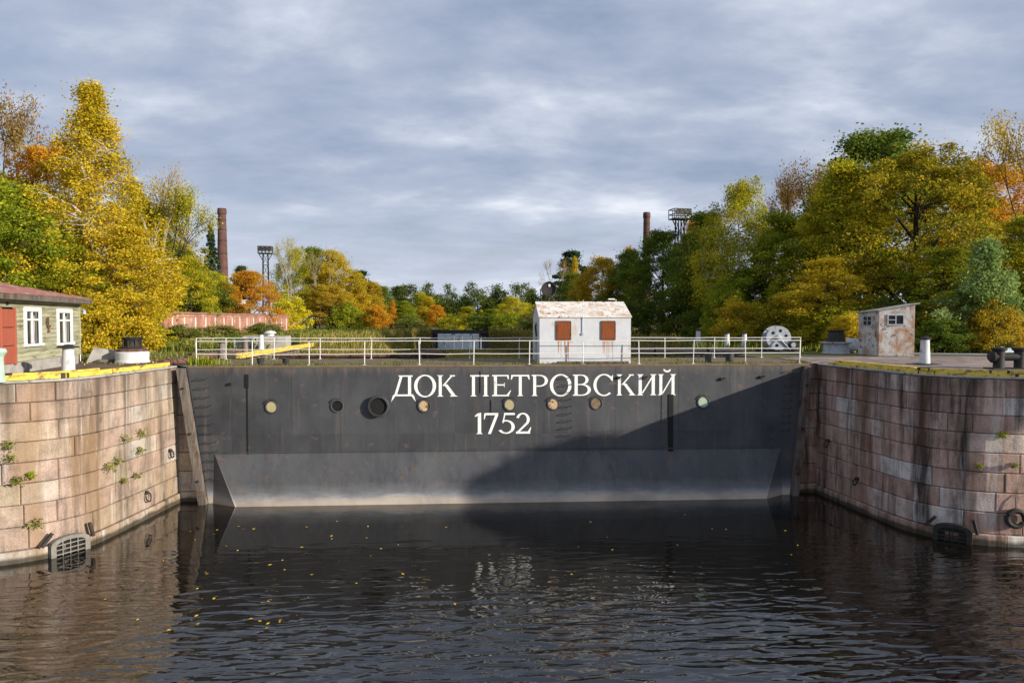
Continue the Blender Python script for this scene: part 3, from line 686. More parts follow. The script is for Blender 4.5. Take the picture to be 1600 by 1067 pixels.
# yellow beam along the inner dock edge
p0, p1 = Vector((-13.25, 5.6, G)), Vector((-13.2, 21.5, G))
rt = empty('edge_beam', (p0+p1)/2, 0, 'long yellow beam along the dock edge behind the gate', 'edge beam', 'yellow timber beams along the quay edges')
for k in range(4):
    a, b = -7.9+k*4, -7.9+k*4+3.94; MB().box((0, (a+b)/2, .14), (.26, b-a, .28), ch=.02).build('beam', MS['yellow'], rt)

# ------------------------------------------------------------------ quay wall fittings
MS['oldgrey'] = pm('old_grey_frame', [(.15, .14, .125), (.24, .225, .2)], 4, .9, .3)
def wall_at(sgn, px, py):
    P = qw[sgn, 'p']; side = -1 if sgn < 0 else 1; best = None
    for k in range(0, 400):
        t = k*.05; q = P.at(t)
        rel = Vector((q.x, q.y, 0))-Vector((CAM.x, CAM.y, 0)); Dd = rel.dot(FW); x = 800+rel.dot(RT)/Dd*1067
        n = P.nrm(t, side); vis = n.dot(Vector((-rel.x, -rel.y))) > 0
        if vis and (best is None or abs(x-px) < best[0]): best = (abs(x-px), t, q, n, Dd)
    _, t, q, n, Dd = best; z = zat(py, Dd)
    return Vector((q.x, q.y, z)), n, Dd
for sgn, px, py, wpx, lab in ((-1, 99, 866, 52, 'arched iron drain grille low in the left quay wall'), (1, 1494, 842, 46, 'arched iron drain grille low in the right quay wall')):
    p, n, Dd = wall_at(sgn, px, py); w = wpx*.82*Dd/1067
    g = empty('drain_grille', (p.x+n.x*.12, p.y+n.y*.12, 0.0), math.atan2(n.y, n.x)+math.pi/2, lab, 'drain grille', 'drain grilles in the quay walls')
    hh = .62
    arch = [(-w/2-.16, -.3), (-w/2-.16, hh*.62)]+[((w/2+.16)*math.sin(a), hh*.62+.24*math.cos(a)) for a in np.linspace(-math.pi/2, math.pi/2, 9)[1:-1]]+[(w/2+.16, hh*.62), (w/2+.16, -.3)]
    inn = [(-w/2, -.3), (-w/2, hh*.58)]+[((w/2)*math.sin(a), hh*.58+.14*math.cos(a)) for a in np.linspace(-math.pi/2, math.pi/2, 9)[1:-1]]+[(w/2, hh*.58), (w/2, -.3)]
    m_ = len(arch); V = [(x, -.1, z) for x, z in arch]+[(x, -.1, z) for x, z in inn]+[(x, .1, z) for x, z in arch]+[(x, .1, z) for x, z in inn]
    F = []
    for i in range(m_-1): F += [(i, i+1, m_+i+1, m_+i), (i, 2*m_+i, 2*m_+i+1, i+1), (m_+i, m_+i+1, 3*m_+i+1, 3*m_+i)]
    MB().add(V, F).build('surround', MS['oldgrey' if sgn < 0 else 'iron'], g)
    MB().add([(x, .02, z) for x, z in inn], [tuple(range(len(inn)))]).build('opening', MS['pane_d'], g)
    for k in range(3): MB().box((0, -.05, .06+k*.15), (w*.99, .03, .035)).build('bar', MS['oldgrey' if sgn < 0 else 'iron'], g)
    for k in (-1, 0, 1): MB().box((k*w*.26, -.045, .2), (.03, .03, .6 if k == 0 else .52)).build('bar', MS['oldgrey' if sgn < 0 else 'iron'], g)
    for s2 in (-1, 1): MB().box((s2*(w/2+.24), -.02, .62), (.1, .1, .5), ry=s2*(-.7 if s2 < 0 else .25)*-1*(-1 if s2<0 else 1), ch=.01).build('strut', MS['iron'], g)
for sgn, px, py, r, lab in ((-1, 222, 778, .2, 'iron mooring ring low on the left quay wall'), (-1, 261, 710, .16, 'iron mooring ring high on the left quay wall near the gate'), (1, 1298, 694, .16, 'iron mooring ring on the right quay wall beside the gate'), (1, 1344, 754, .14, 'small iron mooring ring low on the right quay wall')):
    p, n, Dd = wall_at(sgn, px, py); g = empty('mooring_ring', (p.x+n.x*.06, p.y+n.y*.06, p.z), math.atan2(n.y, n.x)+math.pi/2, lab, 'mooring ring', 'mooring rings on the quay walls')
    r *= .8
    pts = [(r*math.cos(a), -.03-.04*(1-math.sin(a)), r*math.sin(a)*1.15) for a in np.linspace(0, 2*math.pi, 19)]
    MB().tube(pts, .028, 7, False).build('ring', MS['iron'], g, True)
    MB().lathe([(.07, -.1), (.07, .05), (.04, .08)], (0, 0, r*1.1), 10, 'Y').build('eye_bolt', MS['iron'], g)
p, n, Dd = wall_at(1, 1591, 811); g = empty('tyre_fender', (p.x+n.x*.12, p.y+n.y*.12, p.z), math.atan2(n.y, n.x)+math.pi/2, 'black tyre hanging on the right quay wall', 'tyre')
pts = [(.27*math.cos(a), 0, .27*math.sin(a)) for a in np.linspace(0, 2*math.pi, 25)]
MB().tube(pts, .085, 10, False).build('tyre', MS['black_paint'], g, True); MB().tube([(0, 0, .25), (0, .03, .6), (0, .1, .8)], .015, 6).build('hanger', MS['iron'], g)

# ------------------------------------------------------------------ wooden building on the left
A = gp(123, 568, G); B = gp(0, 588, G); A.z = B.z = G
e = (B-A).normalized(); LB = 13.; rz = math.atan2(e.y, e.x)    # local x runs from the far corner towards the camera; facade normal = local +y
nrm_ = Vector((-e.y, e.x, 0)); flip = 1 if nrm_.x > 0 else -1
bd = empty('wooden_building', A, rz, 'weathered green plank building with red metal roof on the left quay', 'building')
MS['plank'] = pm('green_grey_planks', [(.2, .2, .12), (.33, .33, .22), (.42, .40, .28)], 1.3, .85, .4, 22, st=(1, 1, 9), orand=.25, spots=[((.16, .11, .06), 2, .56, .7, (.6, .6, 4))])
MS['winw'] = pm('white_window_paint', [(.72, .72, .7), (.8, .8, .78)], 4, .5, .05)
MS['doorred'] = pm('red_door_paint', [(.3, .075, .045), (.38, .105, .06)], 3, .6, .15, st=(3, 3, .5))
MS['roofred'] = pm('red_roof_paint', [(.24, .1, .085), (.34, .16, .14)], 2, .65, .2, orand=.3, spots=[((.32, .24, .22), 4, .52, .64, (1, 1, 1)), ((.14, .08, .06), 2, .6, .7, (1, 1, 1))])
MS['glass'] = pm('window_glass', [(.02, .025, .025), (.06, .065, .06)], 1.5, .12, 0, spec=.6)
f = flip; hb = .42; hwall = 2.78
fpz = 0
def loc_x(px, py):     # x along the facade for a pixel
    d = ray(px, py); n = Vector((nrm_.x, nrm_.y, 0)); t = (A-CAM).dot(n)/d.dot(n); q = CAM+d*t; return (q-A).dot(e), q.z-G
ops = []
for kind, a, b, y0, y1 in (('w', 36.5, 61, 483, 538), ('w', 88, 110, 485.5, 536)):
    xa, z1 = loc_x(a, y0); xb_, z0 = loc_x(b, y1); ops.append((min(xa, xb_), max(xa, xb_), z0+.0, z1))
xd, zd1 = loc_x(20, 483); ops.append((xd, xd+1.05, .38, zd1))
# foundation and inner shell
MB().box((LB/2, -f*3.2, .16), (LB, 6.4, .52), ch=.02).build('foundation', MS['concrete'], bd)
MB().box((LB/2, -f*3.25, (hb+hwall)/2+.02), (LB-.06, 6.3, hwall-hb)).build('inner_wall', MS['mortar'], bd)
z = hb; ph = .165
while z < hwall-.02:
    xs = [(0, LB)]
    for (a, b, z0, z1) in ops:
        if z+ph > z0+.02 and z < z1-.02:
            nx = []
            for (p, q) in xs:
                if a > p and b < q: nx += [(p, a), (b, q)]
                else: nx.append((p, q))
            xs = nx
    for (p, q) in xs:
        MB().box(((p+q)/2, f*(.0), z+ph/2), (q-p-.004, .06, ph-.008), rx=f*.09, ch=.006).build('plank', MS['plank'], bd)
    z += ph
for y_ in (-3.2,):
    MB().box((-.03, f*(-3.2), (hb+hwall)/2), (.05, 6.4, hwall-hb)).build('end_wall', MS['plank'], bd)
MB().box((-.02, f*.03, (hb+hwall)/2), (.12, .1, hwall-hb), ch=.01).build('corner_board', MS['plank'], bd)
for (a, b, z0, z1) in ops[:2]:
    w_ = empty('window', ((a+b)/2, f*.02, (z0+z1)/2)); w_.parent = bd; W2, H2 = (b-a)/2, (z1-z0)/2
    for nm, c, d in (('casing', (-W2, .03, 0), (.17, .06, 2*H2+.1)), ('casing', (W2, .03, 0), (.17, .06, 2*H2+.1)), ('casing', (0, .033, H2), (2*W2+.14, .062, .17)), ('sill', (0, .06, -H2), (2*W2+.2, .14, .1)),
                     ('mullion', (0, .0, 0), (.07, .05, 2*H2-.16)), ('transom', (0, .003, H2*.42), (2*W2-.17, .05, .07)), ('pane', (0, -.03, 0), (2*W2-.14, .02, 2*H2-.14)), ('curtain', (-.15*W2, -.018, -.1), (W2*.55, .012, 2*H2*.8))):
        MB().box((c[0], f*c[1], c[2]), d, ch=.006 if d[1] > .03 else 0).build(nm, MS['glass'] if nm == 'pane' else MS['concrete' if nm == 'curtain' else 'winw'], w_)
a, b, z0, z1 = ops[2]
dr_ = empty('door', ((a+b)/2, f*.03, (z0+z1)/2)); dr_.parent = bd
for k in range(3):
    MB().box((0, 0, -(z1-z0)/2+(k+.5)*(z1-z0)/3), (b-a-.06, .05, (z1-z0)/3-.02), ch=.012).build('door_panel', MS['doorred'], dr_)
for s2 in (-1, 1): MB().box((s2*(b-a)/2, f*.015, 0), (.09, .09, z1-z0+.08), ch=.01).build('jamb', MS['doorred'], dr_)
# roof: overhanging low hip with sheets
ov = .45; rt_ = empty('roof', (0, 0, hwall)); rt_.parent = bd; ztop = .8
ex0, ex1 = -ov, LB+ov; yy0, yy1 = f*ov, -f*(6.4+ov); yr = -f*3.2
MB().box(((ex0+ex1)/2, f*(ov-.03), -.02), (ex1-ex0, .05, .2), ch=.01).build('fascia', MS['timber'], rt_)
MB().box((ex0+.03, yr, -.02), (.05, 6.4+2*ov-.08, .2), ch=.01).build('fascia', MS['timber'], rt_)
MB().box(((ex0+ex1)/2, yr, -.06), (ex1-ex0-.1, 6.4+2*ov-.12, .04)).build('soffit', MS['timber'], rt_)
ns = 22
for k in range(ns):
    xa, xb_ = ex0+(ex1-ex0)*k/ns, ex0+(ex1-ex0)*(k+1)/ns
    def zt(x): return .1+ztop*min(1, max(0, (x-ex0)/3.6))
    def yrx(x, y0): k2 = min(1, max(0, (x-ex0)/3.6)); return y0+(yr-y0)*k2
    for y0 in (yy0, yy1):
        V = [(xa, y0, .09), (xb_, y0, .09), (xb_, yrx(xb_, y0), zt(xb_)), (xa, yrx(xa, y0), zt(xa))]
        V += [(x, y, z_+.025) for x, y, z_ in V]
        MB().add(V, [(0, 1, 2, 3), (4, 5, 6, 7), (0, 1, 5, 4), (1, 2, 6, 5), (2, 3, 7, 6), (3, 0, 4, 7)]).build('roof_sheet', MS['roofred'], rt_)
        MB().tube([(xb_, y0, .125), (xb_, yrx(xb_, y0), zt(xb_)+.035)], .018, 5).build('seam', MS['roofred'], rt_)
V = [(ex0, yy0, .115), (ex0, yy1, .115), (ex0+3.6, yr, .1+ztop+.02)]
MB().add(V, [(0, 1, 2)]).build('roof_sheet', MS['roofred'], rt_)
# lamp and iron hook on the facade
lx, lz = loc_x(9, 474); MB().lathe([(.02, -.1), (.05, 0), (.14, .06), (.15, .12), (.1, .22), (0.001, .25)], (lx, f*.05, lz), 14, 'Y', False).build('wall_lamp', MS['iron'], bd, True)
lx, lz = loc_x(73, 506); hk = MB().tube([(lx, f*.06, lz-.3), (lx, f*.06, lz+.28)], .03, 6)
hk.tube([(lx+.2*math.cos(a), f*.07, lz+.05+.22*math.sin(a)) for a in np.linspace(-2.6, 1.2, 9)], .025, 6).box((lx, f*.06, lz-.3), (.2, .06, .06)).build('iron_hook', MS['rustpipe'], bd)
lx, lz = loc_x(128, 484); MB().tube([(-.05, f*.05, lz), (-.45, f*.1, lz+.02)], .02, 6).lathe([(.02, .0), (.07, -.05), (.09, -.2)], (-.45, f*.1, lz), 10).build('corner_lamp', MS['greypaint'], bd)
MB().tube([(-.1, f*.06, lz-.5), (-.06, f*.07, lz-1.), (-.05, f*.05, .1)], .018, 5).build('cable', MS['white_rail'], bd)

# ------------------------------------------------------------------ quay furniture
def bollard_post(px, py, hpx, lab, name='mooring_post', rpx=9, group='white mooring posts', cap=1.25):
    p = gp(px, py, G); Dd = (p-CAM).dot(FW); h = hpx*Dd/1067; r = rpx*Dd/1067
    o = empty(name, p, 0, lab, 'mooring post', group)
    MB().lathe([(r*1.15, 0), (r*1.08, .05), (r, h*.4), (r*.86, h*.86), (r*.86, h*.9)], n=20).build('post', MS['white_iron'], o, True)
    MB().lathe([(r*.8, h*.9), (r*cap*.97, h*.91), (r*cap, h*.95), (r*.9, h*.97), (r*.5, h*1.02), (.001, h*1.03)], n=20, cap=False).build('cap', MS['iron'], o, True)
    MB().lathe([(r*2.6, 0.01), (r*2.5, .05), (r*1.3, .07)], n=20).box((r*2.2, 0, .03), (r*3.4, .22, .05), rz=.3).box((-r*2.2, .05, .03), (r*3.0, .2, .045), rz=-.2).build('foot_plate', MS['iron'], o)
bollard_post(107, 585, 46, 'white mooring post with dark flat cap in front of the wooden building', cap=1.75)
bollard_post(1445, 570, 44, 'white mooring post with dark cap on the right quay near the booth', rpx=7)
for px, py, hp, lab in ((1091, 541, 27, 'leftmost white mooring post by the dock right of the hut'), (1136, 545, 26, 'middle white mooring post by the dock right of the hut'), (1163, 546, 27, 'rightmost white mooring post by the dock, next to the winch'), (408, 549, 29, 'small white mooring post in front of the concrete block')):
    bollard_post(px, py, hp, lab, rpx=4)
def capstan(px, py, sc, lab, base='white_iron'):
    p = gp(px, py, G); o = empty('capstan', p, 0, lab, 'capstan', 'capstans on the quays')
    MB().lathe([(.74*sc, 0), (.74*sc, .08), (.70*sc, .1), (.72*sc, .48*sc), (.66*sc, .52*sc)], n=28).build('base', MS[base], o, True)
    MB().lathe([(.66*sc, .5*sc), (.68*sc, .6*sc), (.5*sc, .66*sc)], n=28).build('rusty_collar', MS['rustpipe'], o, True)
    MB().lathe([(.56*sc, .62*sc), (.42*sc, .72*sc), (.33*sc, .92*sc), (.36*sc, 1.05*sc), (.42*sc, 1.1*sc), (.44*sc, 1.18*sc), (.1*sc, 1.2*sc)], n=24).build('drum_head', MS['iron'], o, True)
    for k in range(8):
        a = k*math.pi/4; MB().box((.38*sc*math.cos(a), .38*sc*math.sin(a), .86*sc), (.1*sc, .06*sc, .4*sc), rz=a, ch=.01).build('whelp', MS['iron'], o)
capstan(207, 566, .98, 'white based capstan with dark head beside the leaning concrete slab')
p = gp(1306, 552, G); o = empty('capstan', p, 0, 'low grey capstan with wide square top left of the rusty booth', 'capstan', 'capstans on the quays')
MB().lathe([(.8, 0), (.75, .08), (.72, .55), (.7, .58)], n=8).build('base', MS['greypaint'], o); MB().lathe([(.86, .58), (.88, .62), (.86, .68)], n=8).build('cover_plate', MS['concrete'], o)
MB().lathe([(.55, .68), (.5, .8), (.42, 1.25), (.46, 1.3), (.46, 1.36), (.1, 1.37)], n=20).build('drum_head', MS['iron'], o, True)
# leaning slab
p = gp(163, 566, G); o = empty('concrete_slab', p, .25, 'tilted pale concrete slab behind the white mooring post', 'slab')
MB().add([(-.72, -.1, 0), (.55, -.1, .02), (.75, .1, .5), (-.45, .1, .68), (-.72, .12, 0), (.55, .12, .02), (.75, .3, .5), (-.45, .3, .68)], [(0, 1, 2, 3), (7, 6, 5, 4), (0, 4, 5, 1), (1, 5, 6, 2), (2, 6, 7, 3), (3, 7, 4, 0)]).build('slab', MS['concrete'], o)
MB().box((.2, -.25, .08), (.9, .3, .14), rz=.2, ch=.03).build('rubble', MS['timber'], o)
p = gp(234, 548, G); o = empty('iron_bollard', p, 0, 'small dark iron bollard behind the left capstan', 'bollard')
MB().lathe([(.22, 0), (.18, .1), (.15, .5), (.24, .65), (.24, .78), (.05, .85)], n=18).build('post', MS['iron'], o, True); MB().lathe([(.3, 0), (.3, .04)], n=12).build('foot', MS['iron'], o)
p = gp(-2, 597, G); o = empty('vent_cowl', p, 0, 'pale green ventilator cut by the left picture border', 'ventilator')
MS['mint'] = pm('mint_paint', [(.3, .42, .36), (.42, .52, .45)], 4, .6)
MB().lathe([(.2, 0), (.17, .1), (.14, .7), (.15, .8)], n=16).build('pipe', MS['mint'], o, True); MB().lathe([(.15, .8), (.24, .95), (.2, 1.05), (.001, 1.1)], n=16).build('cap', MS['mint'], o, True)
# pipes
def pipe(pts, r, lab, m='rustpipe', flanges=(), group='old pipes lying on the quay'):
    c = Vector(pts[0]); o = empty('pipe', c, 0, lab, 'pipe', group)
    loc = [Vector(q)-c for q in pts]; MB().tube(loc, r, 12).build('pipe_run', MS[m], o, True)
    for t in flanges:
        a, b = loc[0], loc[1]; q = a.lerp(b, t); d = (b-a).normalized(); MB().tube([q-d*.05, q+d*.05], r*1.35, 12).build('flange', MS[m], o)
def up(px, py, dz): q = gp(px, py, G); q.z += dz; return q
pipe([up(252, 572, .13), up(300, 567, .13), up(352, 557, .13)], .14, 'rusty brown pipe lying at the left end of the gate', flanges=(.2, .8))
pipe([up(295, 558, .1), up(380, 552, .1)], .1, 'thin rusty pipe lying behind the left railing end', flanges=(.5,))
pipe([(-11.5, 5.6, G+.12), (-3.2, 5.7, G+.12)], .13, 'long rusty pipe along the back of the gate left of the hut', flanges=(.3, .7, .95))
p = up(680, 560, .2); pipe([p+Vector((-.9, .1, 0)), p+Vector((0, 0, .0)), p+Vector((.5, -.1, .05))], .19, 'short fat rusty pipe piece behind the railing', flanges=(.1, .6))
pipe([(3.5, 6.2, G+.3), (13., 6.4, G+.3)], .2, 'dark heavy pipe behind the gate right of the hut', m='iron', flanges=(.2, .5, .8))
# posts and stone blocks left rear
for px, py, h, lab in ((347, 560, .95, 'stubby stone post behind the left end of the railing'), (383, 556, .95, 'stubby stone post left of the concrete block')):
    p = gp(px, py, G); o = empty('stone_post', p, 0, lab, 'post', 'stubby posts behind the railing')
    MB().lathe([(.17, 0), (.16, .3), (.14, h*.8), (.15, h*.82)], n=12).build('post', MS['stoneL'], o, True); MB().lathe([(.15, h*.82), (.24, h*.85), (.24, h*.92), (.08, h)], n=12).build('cap', MS['timber'], o, True)
p = pd(417, 44); o = empty('concrete_block', p, .1, 'pale concrete box with vent cap behind the left railing', 'concrete box')
MB().box((0, 0, .45), (2.7, 1.8, .95), ch=.04).build('box', MS['concrete'], o); MB().box((-1.6, .1, .35), (.7, 1.3, .7), ch=.04).build('step', MS['concrete'], o)
MB().lathe([(.25, .92), (.25, 1.05), (.4, 1.1), (.3, 1.22), (.05, 1.28)], (.2, 0, 0), 14).build('vent_cap', MS['white_iron'], o, True)
# winch drum on the right
p = gp(1213, 549, G); sc = 1.0; o = empty('winch', p, R_(-8), 'grey rope winch with big holed drum wheel at the right end of the railing', 'winch')
R0 = .74; zc_ = .84
def disc(yo, holes=True):
    mb = MB(); n = 40
    mb.lathe([(R0, -.03), (R0, .03)], (0, yo, zc_), n, 'Y', True); return mb
d1 = disc(-.45); d1.build('drum_flange', MS['greypaint'], o); disc(.45).build('drum_flange', MS['greypaint'], o)
MB().lathe([(.48, -.42), (.48, .42)], (0, 0, zc_), 28, 'Y').build('rope_drum', MS['rustpipe'], o, True)
for k in range(6):
    a = k*math.pi/3+.3; MB().lathe([(.085, 0), (.095, .012), (.001, .012)], (.46*math.cos(a), -.48, zc_+.46*math.sin(a)), 16, 'Y', False).build('flange_hole', MS['pane_d'], o)
MB().lathe([(.2, 0), (.18, .08), (.08, .12), (.001, .12)], (0, -.48, zc_), 18, 'Y', False).build('hub', MS['greypaint'], o, True)
MB().box((0, 0, .06), (2.2, 1.3, .12), ch=.02).build('bed_frame', MS['iron'], o)
MB().tube([(-.7, -.5, .12), (0, -.52, zc_)], .05, 6).tube([(.7, -.5, .12), (0, -.52, zc_)], .05, 6).build('stand_frame', MS['greypaint'], o)
MB().lathe([(.3, -.2), (.3, .2)], (.85, -.35, .42), 22, 'Y').build('motor', MS['iron'], o, True); MB().lathe([(.16, 0), (.14, .06), (.001, .06)], (.85, -.55, .42), 18, 'Y', False).build('gear_cover', MS['greypaint'], o)
MB().tube([(R0*1.06*math.cos(t), .1, zc_+R0*1.06*math.sin(t)) for t in np.linspace(-.2, 1.9, 12)], .025, 6).build('guard_hoop', MS['rustpipe'], o)
# barrel and flat iron things
p = gp(1337, 551, G); o = empty('barrel', p, .4, 'grey metal drum lying beside the rusty booth', 'drum')
MB().lathe([(.4, -.5), (.43, -.48), (.41, -.2), (.43, -.15), (.41, .15), (.43, .2), (.41, .46), (.43, .5), (.38, .5), (.37, .42), (.001, .42)], (0, 0, .43), 24, 'Y', True).build('shell', MS['greypaint'], o, True)
MB().box((-.45, -.1, .07), (.3, .5, .12), ch=.02).build('chock', MS['timber'], o)
# rusty booth
p = gp(1373, 556, G); bo = empty('watch_booth', p, 0, 'small rusty whitewashed steel booth with slanting roof on the right quay', 'booth')
MS['boothwall'] = pm('booth_whitewash', [(.44, .45, .46), (.58, .56, .53)], 2, .75, .25, 12, spots=[((.36, .22, .14), 1.7, .44, .6, (1, 1, .7)), ((.15, .07, .035), 4, .55, .64, (1, 1, 1)), ((.03, .02, .015), 6, .68, .72, (1, 1, 2))])
Dd = (p-CAM).dot(FW); k = Dd/1067
fw_, hl, hr_ = 51*k, 71*k, 77*k
fa = R_(-14)     # front plane turned a little towards the camera
bo.rotation_euler.z = fa
dpt = 1.7
V = [(0, 0, 0), (fw_, 0, 0), (fw_, dpt, 0), (-.1, dpt, 0), (0, 0, hl), (fw_, 0, hr_+.12), (fw_, dpt, hr_+.12), (-.1, dpt, hl-.05)]
V[3] = (-.62, dpt*.85, 0); V[7] = (-.62, dpt*.85, hl-.1)
MB().add(V, [(0, 1, 5, 4), (1, 2, 6, 5), (2, 3, 7, 6), (3, 0, 4, 7), (0, 3, 2, 1)]).build('wall', MS['boothwall'], bo)
V = [(-.15, -.12, hl-.02), (fw_+.2, -.12, hr_+.14), (fw_+.2, dpt+.1, hr_+.14), (-.8, dpt, hl-.14)]; V += [(x, y, z+.05) for x, y, z in V]
MB().add(V, [(0, 1, 2, 3), (4, 5, 6, 7), (0, 1, 5, 4), (1, 2, 6, 5), (2, 3, 7, 6), (3, 0, 4, 7)]).build('roof', MS['concrete'], bo)
x0, x1, z0, z1 = .43, 1.22, 1.70, 2.22
MB().box(((x0+x1)/2, .0, (z0+z1)/2), (x1-x0, .012, z1-z0)).build('window_pane', MS['pane_d'], bo)
fr = MB().box(((x0+x1)/2, -.01, z0), (x1-x0+.08, .07, .06)).box(((x0+x1)/2, -.01, z1), (x1-x0+.08, .07, .06)).box((x0, -.01, (z0+z1)/2), (.06, .066, z1-z0-.06)).box((x1, -.01, (z0+z1)/2), (.06, .066, z1-z0-.06)).box(((x0+x1)/2, -.01, (z0+z1)/2), (.05, .05, z1-z0-.06)).box((x0+.2, -.012, z0+.26), (.36, .04, .04))
fr.build('window_frame', MS['greypaint'], bo)
# side window on the oblique left face
a_, b_ = Vector((0, 0)), Vector((-.62, dpt*.85)); dv = (b_-a_).normalized(); ang = math.atan2(dv.y, dv.x); c_ = a_.lerp(b_, .55); nn_ = Vector((-dv.y, dv.x))
if nn_.x > 0: nn_ = -nn_
MB().box((c_.x+nn_.x*.0, c_.y+nn_.y*.0, 1.9), (.62, .02, .5), rz=ang).build('window_pane', MS['pane_d'], bo)
sf = MB()
for (u_, z_, w_, h_) in ((0, 1.64, .7, .06), (0, 2.16, .7, .06), (-.33, 1.9, .06, .46), (.33, 1.9, .06, .46), (0, 1.9, .04, .46), (0, 1.92, .6, .035)):
    sf.box((c_.x+dv.x*u_+nn_.x*.015, c_.y+dv.y*u_+nn_.y*.015, z_), (w_, .05+.003*abs(u_), h_), rz=ang)
sf.build('window_frame', MS['greypaint'], bo)
# twin bitts
p = gp(1577, 577, G); o = empty('twin_bitts', p, R_(-6), 'black cast iron twin bitts near the right picture border', 'bitts')
for s2 in (-1, 1):
    MB().lathe([(.23, 0), (.2, .05), (.2, .72), (.27, .76), (.28, .84), (.1, .88)], (s2*.4, 0, 0), 20).build('post', MS['black_paint'], o, True)
MB().tube([(-.78, -.02, .5), (.78, -.02, .5)], .16, 16).build('cross_bar', MS['black_paint'], o, True)
for s2 in (-1, 1): MB().lathe([(.16, -.02), (.24, .05), (.24, .12), (.1, .2)], (s2*.74, -.02, .5), 16, 'X').build('bar_end', MS['black_paint'], o, True)
MB().box((0, 0, .03), (1.6, .7, .06), ch=.015).build('base_plate', MS['black_paint'], o)
# silver pipelines
pipe([pd(1556, 36, G+.27), pd(1750, 35.5, G+.27)], .21, 'fat silver pipe behind the twin bitts', 'zinc', (.05,), 'silver pipelines')
q0, q1 = pd(1100, 66, G+.8), pd(1760, 43, G+.95)
pipe([pd(1420, 46, G+.55), pd(1545, 45, G+.5), pd(1700, 44, G+.5)], .16, 'silver pipe running along the foot of the right trees', 'zinc', (.3,), 'silver pipelines')
pipe([up(1420, 558, .2), up(1560, 560, .2)], .03, 'thin grey rail behind the right mooring post', 'greypaint', (), 'silver pipelines')

# ------------------------------------------------------------------ far structures
def chimney(px, D, ytop, wtop, wbot, lab):
    p = pd(px, D); h = zat(ytop, D)-G; r0 = wbot/2*D/1067; r1 = wtop/2*D/1067
    o = empty('chimney_stack', p, 0, lab, 'chimney', 'brick chimney stacks')
    MB().lathe([(r0, 0), (r0+(r1-r0)*.5, h*.5), (r1, h*.95)], n=28).build('shaft', MS['chimney'], o, True)
    MB().lathe([(r1, h*.95), (r1*1.15, h*.955), (r1*1.15, h*.985), (r1*1.05, h), (r1*.7, h), (r1*.7, h*.97)], n=28, cap=False).build('crown', MS['chimney'], o, True)
    for t in (.35, .5, .62, .73, .82, .9):
        rr_ = r0+(r1-r0)*t/.95; MB().lathe([(rr_*1.015, h*t), (rr_*1.03, h*t+.03), (rr_*1.03, h*t+.15), (rr_*1.01, h*t+.18)], n=28, cap=False).build('iron_band', MS['iron'], o)
chimney(349, 150, 327, 12, 19, 'dark red brick chimney stack on the left behind the trees'); chimney(1009.5, 170, 333, 10, 15, 'slim brick chimney stack on the right behind the trees')
def light_tower(px, D, ytop, wpx, lab):
    p = pd(px, D); h = zat(ytop, D)-G; w = wpx*D/1067
    o = empty('light_tower', p, .2, lab, 'light tower', 'lattice light towers'); a = w*.17; hp = h-1.3
    for sx_ in (-1, 1):
        for sy in (-1, 1): MB().tube([(sx_*a*1.4, sy*a*1.4, 0), (sx_*a, sy*a, hp)], .08, 5).build('leg', MS['iron'], o)
    n = int(hp/1.6)
    for k in range(n):
        z0, z1 = hp*k/n, hp*(k+1)/n; mb = MB()
        b0, b1 = a*(1.4-.4*k/n), a*(1.4-.4*(k+1)/n)
        for (x0_, y0_, x1_, y1_) in ((-1, -1, 1, -1), (1, -1, 1, 1), (1, 1, -1, 1), (-1, 1, -1, -1)):
            mb.tube([(x0_*b0, y0_*b0, z0), (x1_*b1, y1_*b1, z1)], .03, 4).tube([(x0_*b1, y0_*b1, z1), (x1_*b1, y1_*b1, z1)], .03, 4)
        mb.build('lattice_bay', MS['iron'], o)
    MB().box((0, 0, hp+.06), (w, w*.7, .12)).build('platform', MS['iron'], o)
    for s2 in (-1, 1): MB().tube([(s2*a, 0, hp-1.1), (s2*w*.46, 0, hp)], .06, 5).build('strut', MS['iron'], o)
    rl = MB()
    for z_ in (.55, 1.1):
        for (x0_, y0_, x1_, y1_) in ((-1, -1, 1, -1), (1, -1, 1, 1), (1, 1, -1, 1), (-1, 1, -1, -1)):
            rl.tube([(x0_*w/2, y0_*w*.35, hp+z_), (x1_*w/2, y1_*w*.35, hp+z_)], .05, 4)
    for k in range(5):
        for s2 in (-1, 1): rl.tube([(-w/2+w*k/4, s2*w*.35, hp), (-w/2+w*k/4, s2*w*.35, hp+1.1)], .05, 4)
    rl.build('guard_rail', MS['iron'], o)
    for k in (-.3, 0, .3): MB().lathe([(.12, -.2), (.33, .1), (.36, .25), (.3, .26), (.001, .2)], (k*w, -.3*w, hp+.75), 14, 'Y', False).build('floodlight', MS['iron'], o, True)
light_tower(1061, 76, 326, 28, 'dark lattice floodlight tower above the right trees'); light_tower(416, 105, 384, 21, 'lattice floodlight tower beside the left orange tree')
# red wall on the left
a0, a1 = pd(252, 52), pd(463, 95); wv = (a1-a0); ln = wv.length; rz = math.atan2(wv.y, wv.x)
bw = empty('brick_wall', a0, rz, 'long pinkish brick boundary wall with pale pilaster strips on the left', 'brick wall')
MB().box((ln/2, 0, 1.2), (ln, .4, 2.5)).build('wall', MS['wallpink'], bw); MB().box((ln/2, 0, 2.52), (ln+.1, .6, .16), ch=.03).build('coping', MS['brick'], bw); MB().box((ln/2, 0, 2.25), (ln, .48, .09)).build('string_course', MS['wallpink'], bw)
k = 1.5
while k < ln:
    for s2 in (-1,): MB().box((k, s2*.21, 1.1), (.2, .06, 2.15), ch=.01).build('pilaster', MS['plaster'], bw)
    k += 2.35
MB().box((ln+.3, 0, 1.75), (.9, .8, 3.5), ch=.05).build('end_pier', MS['wallpink'], bw)
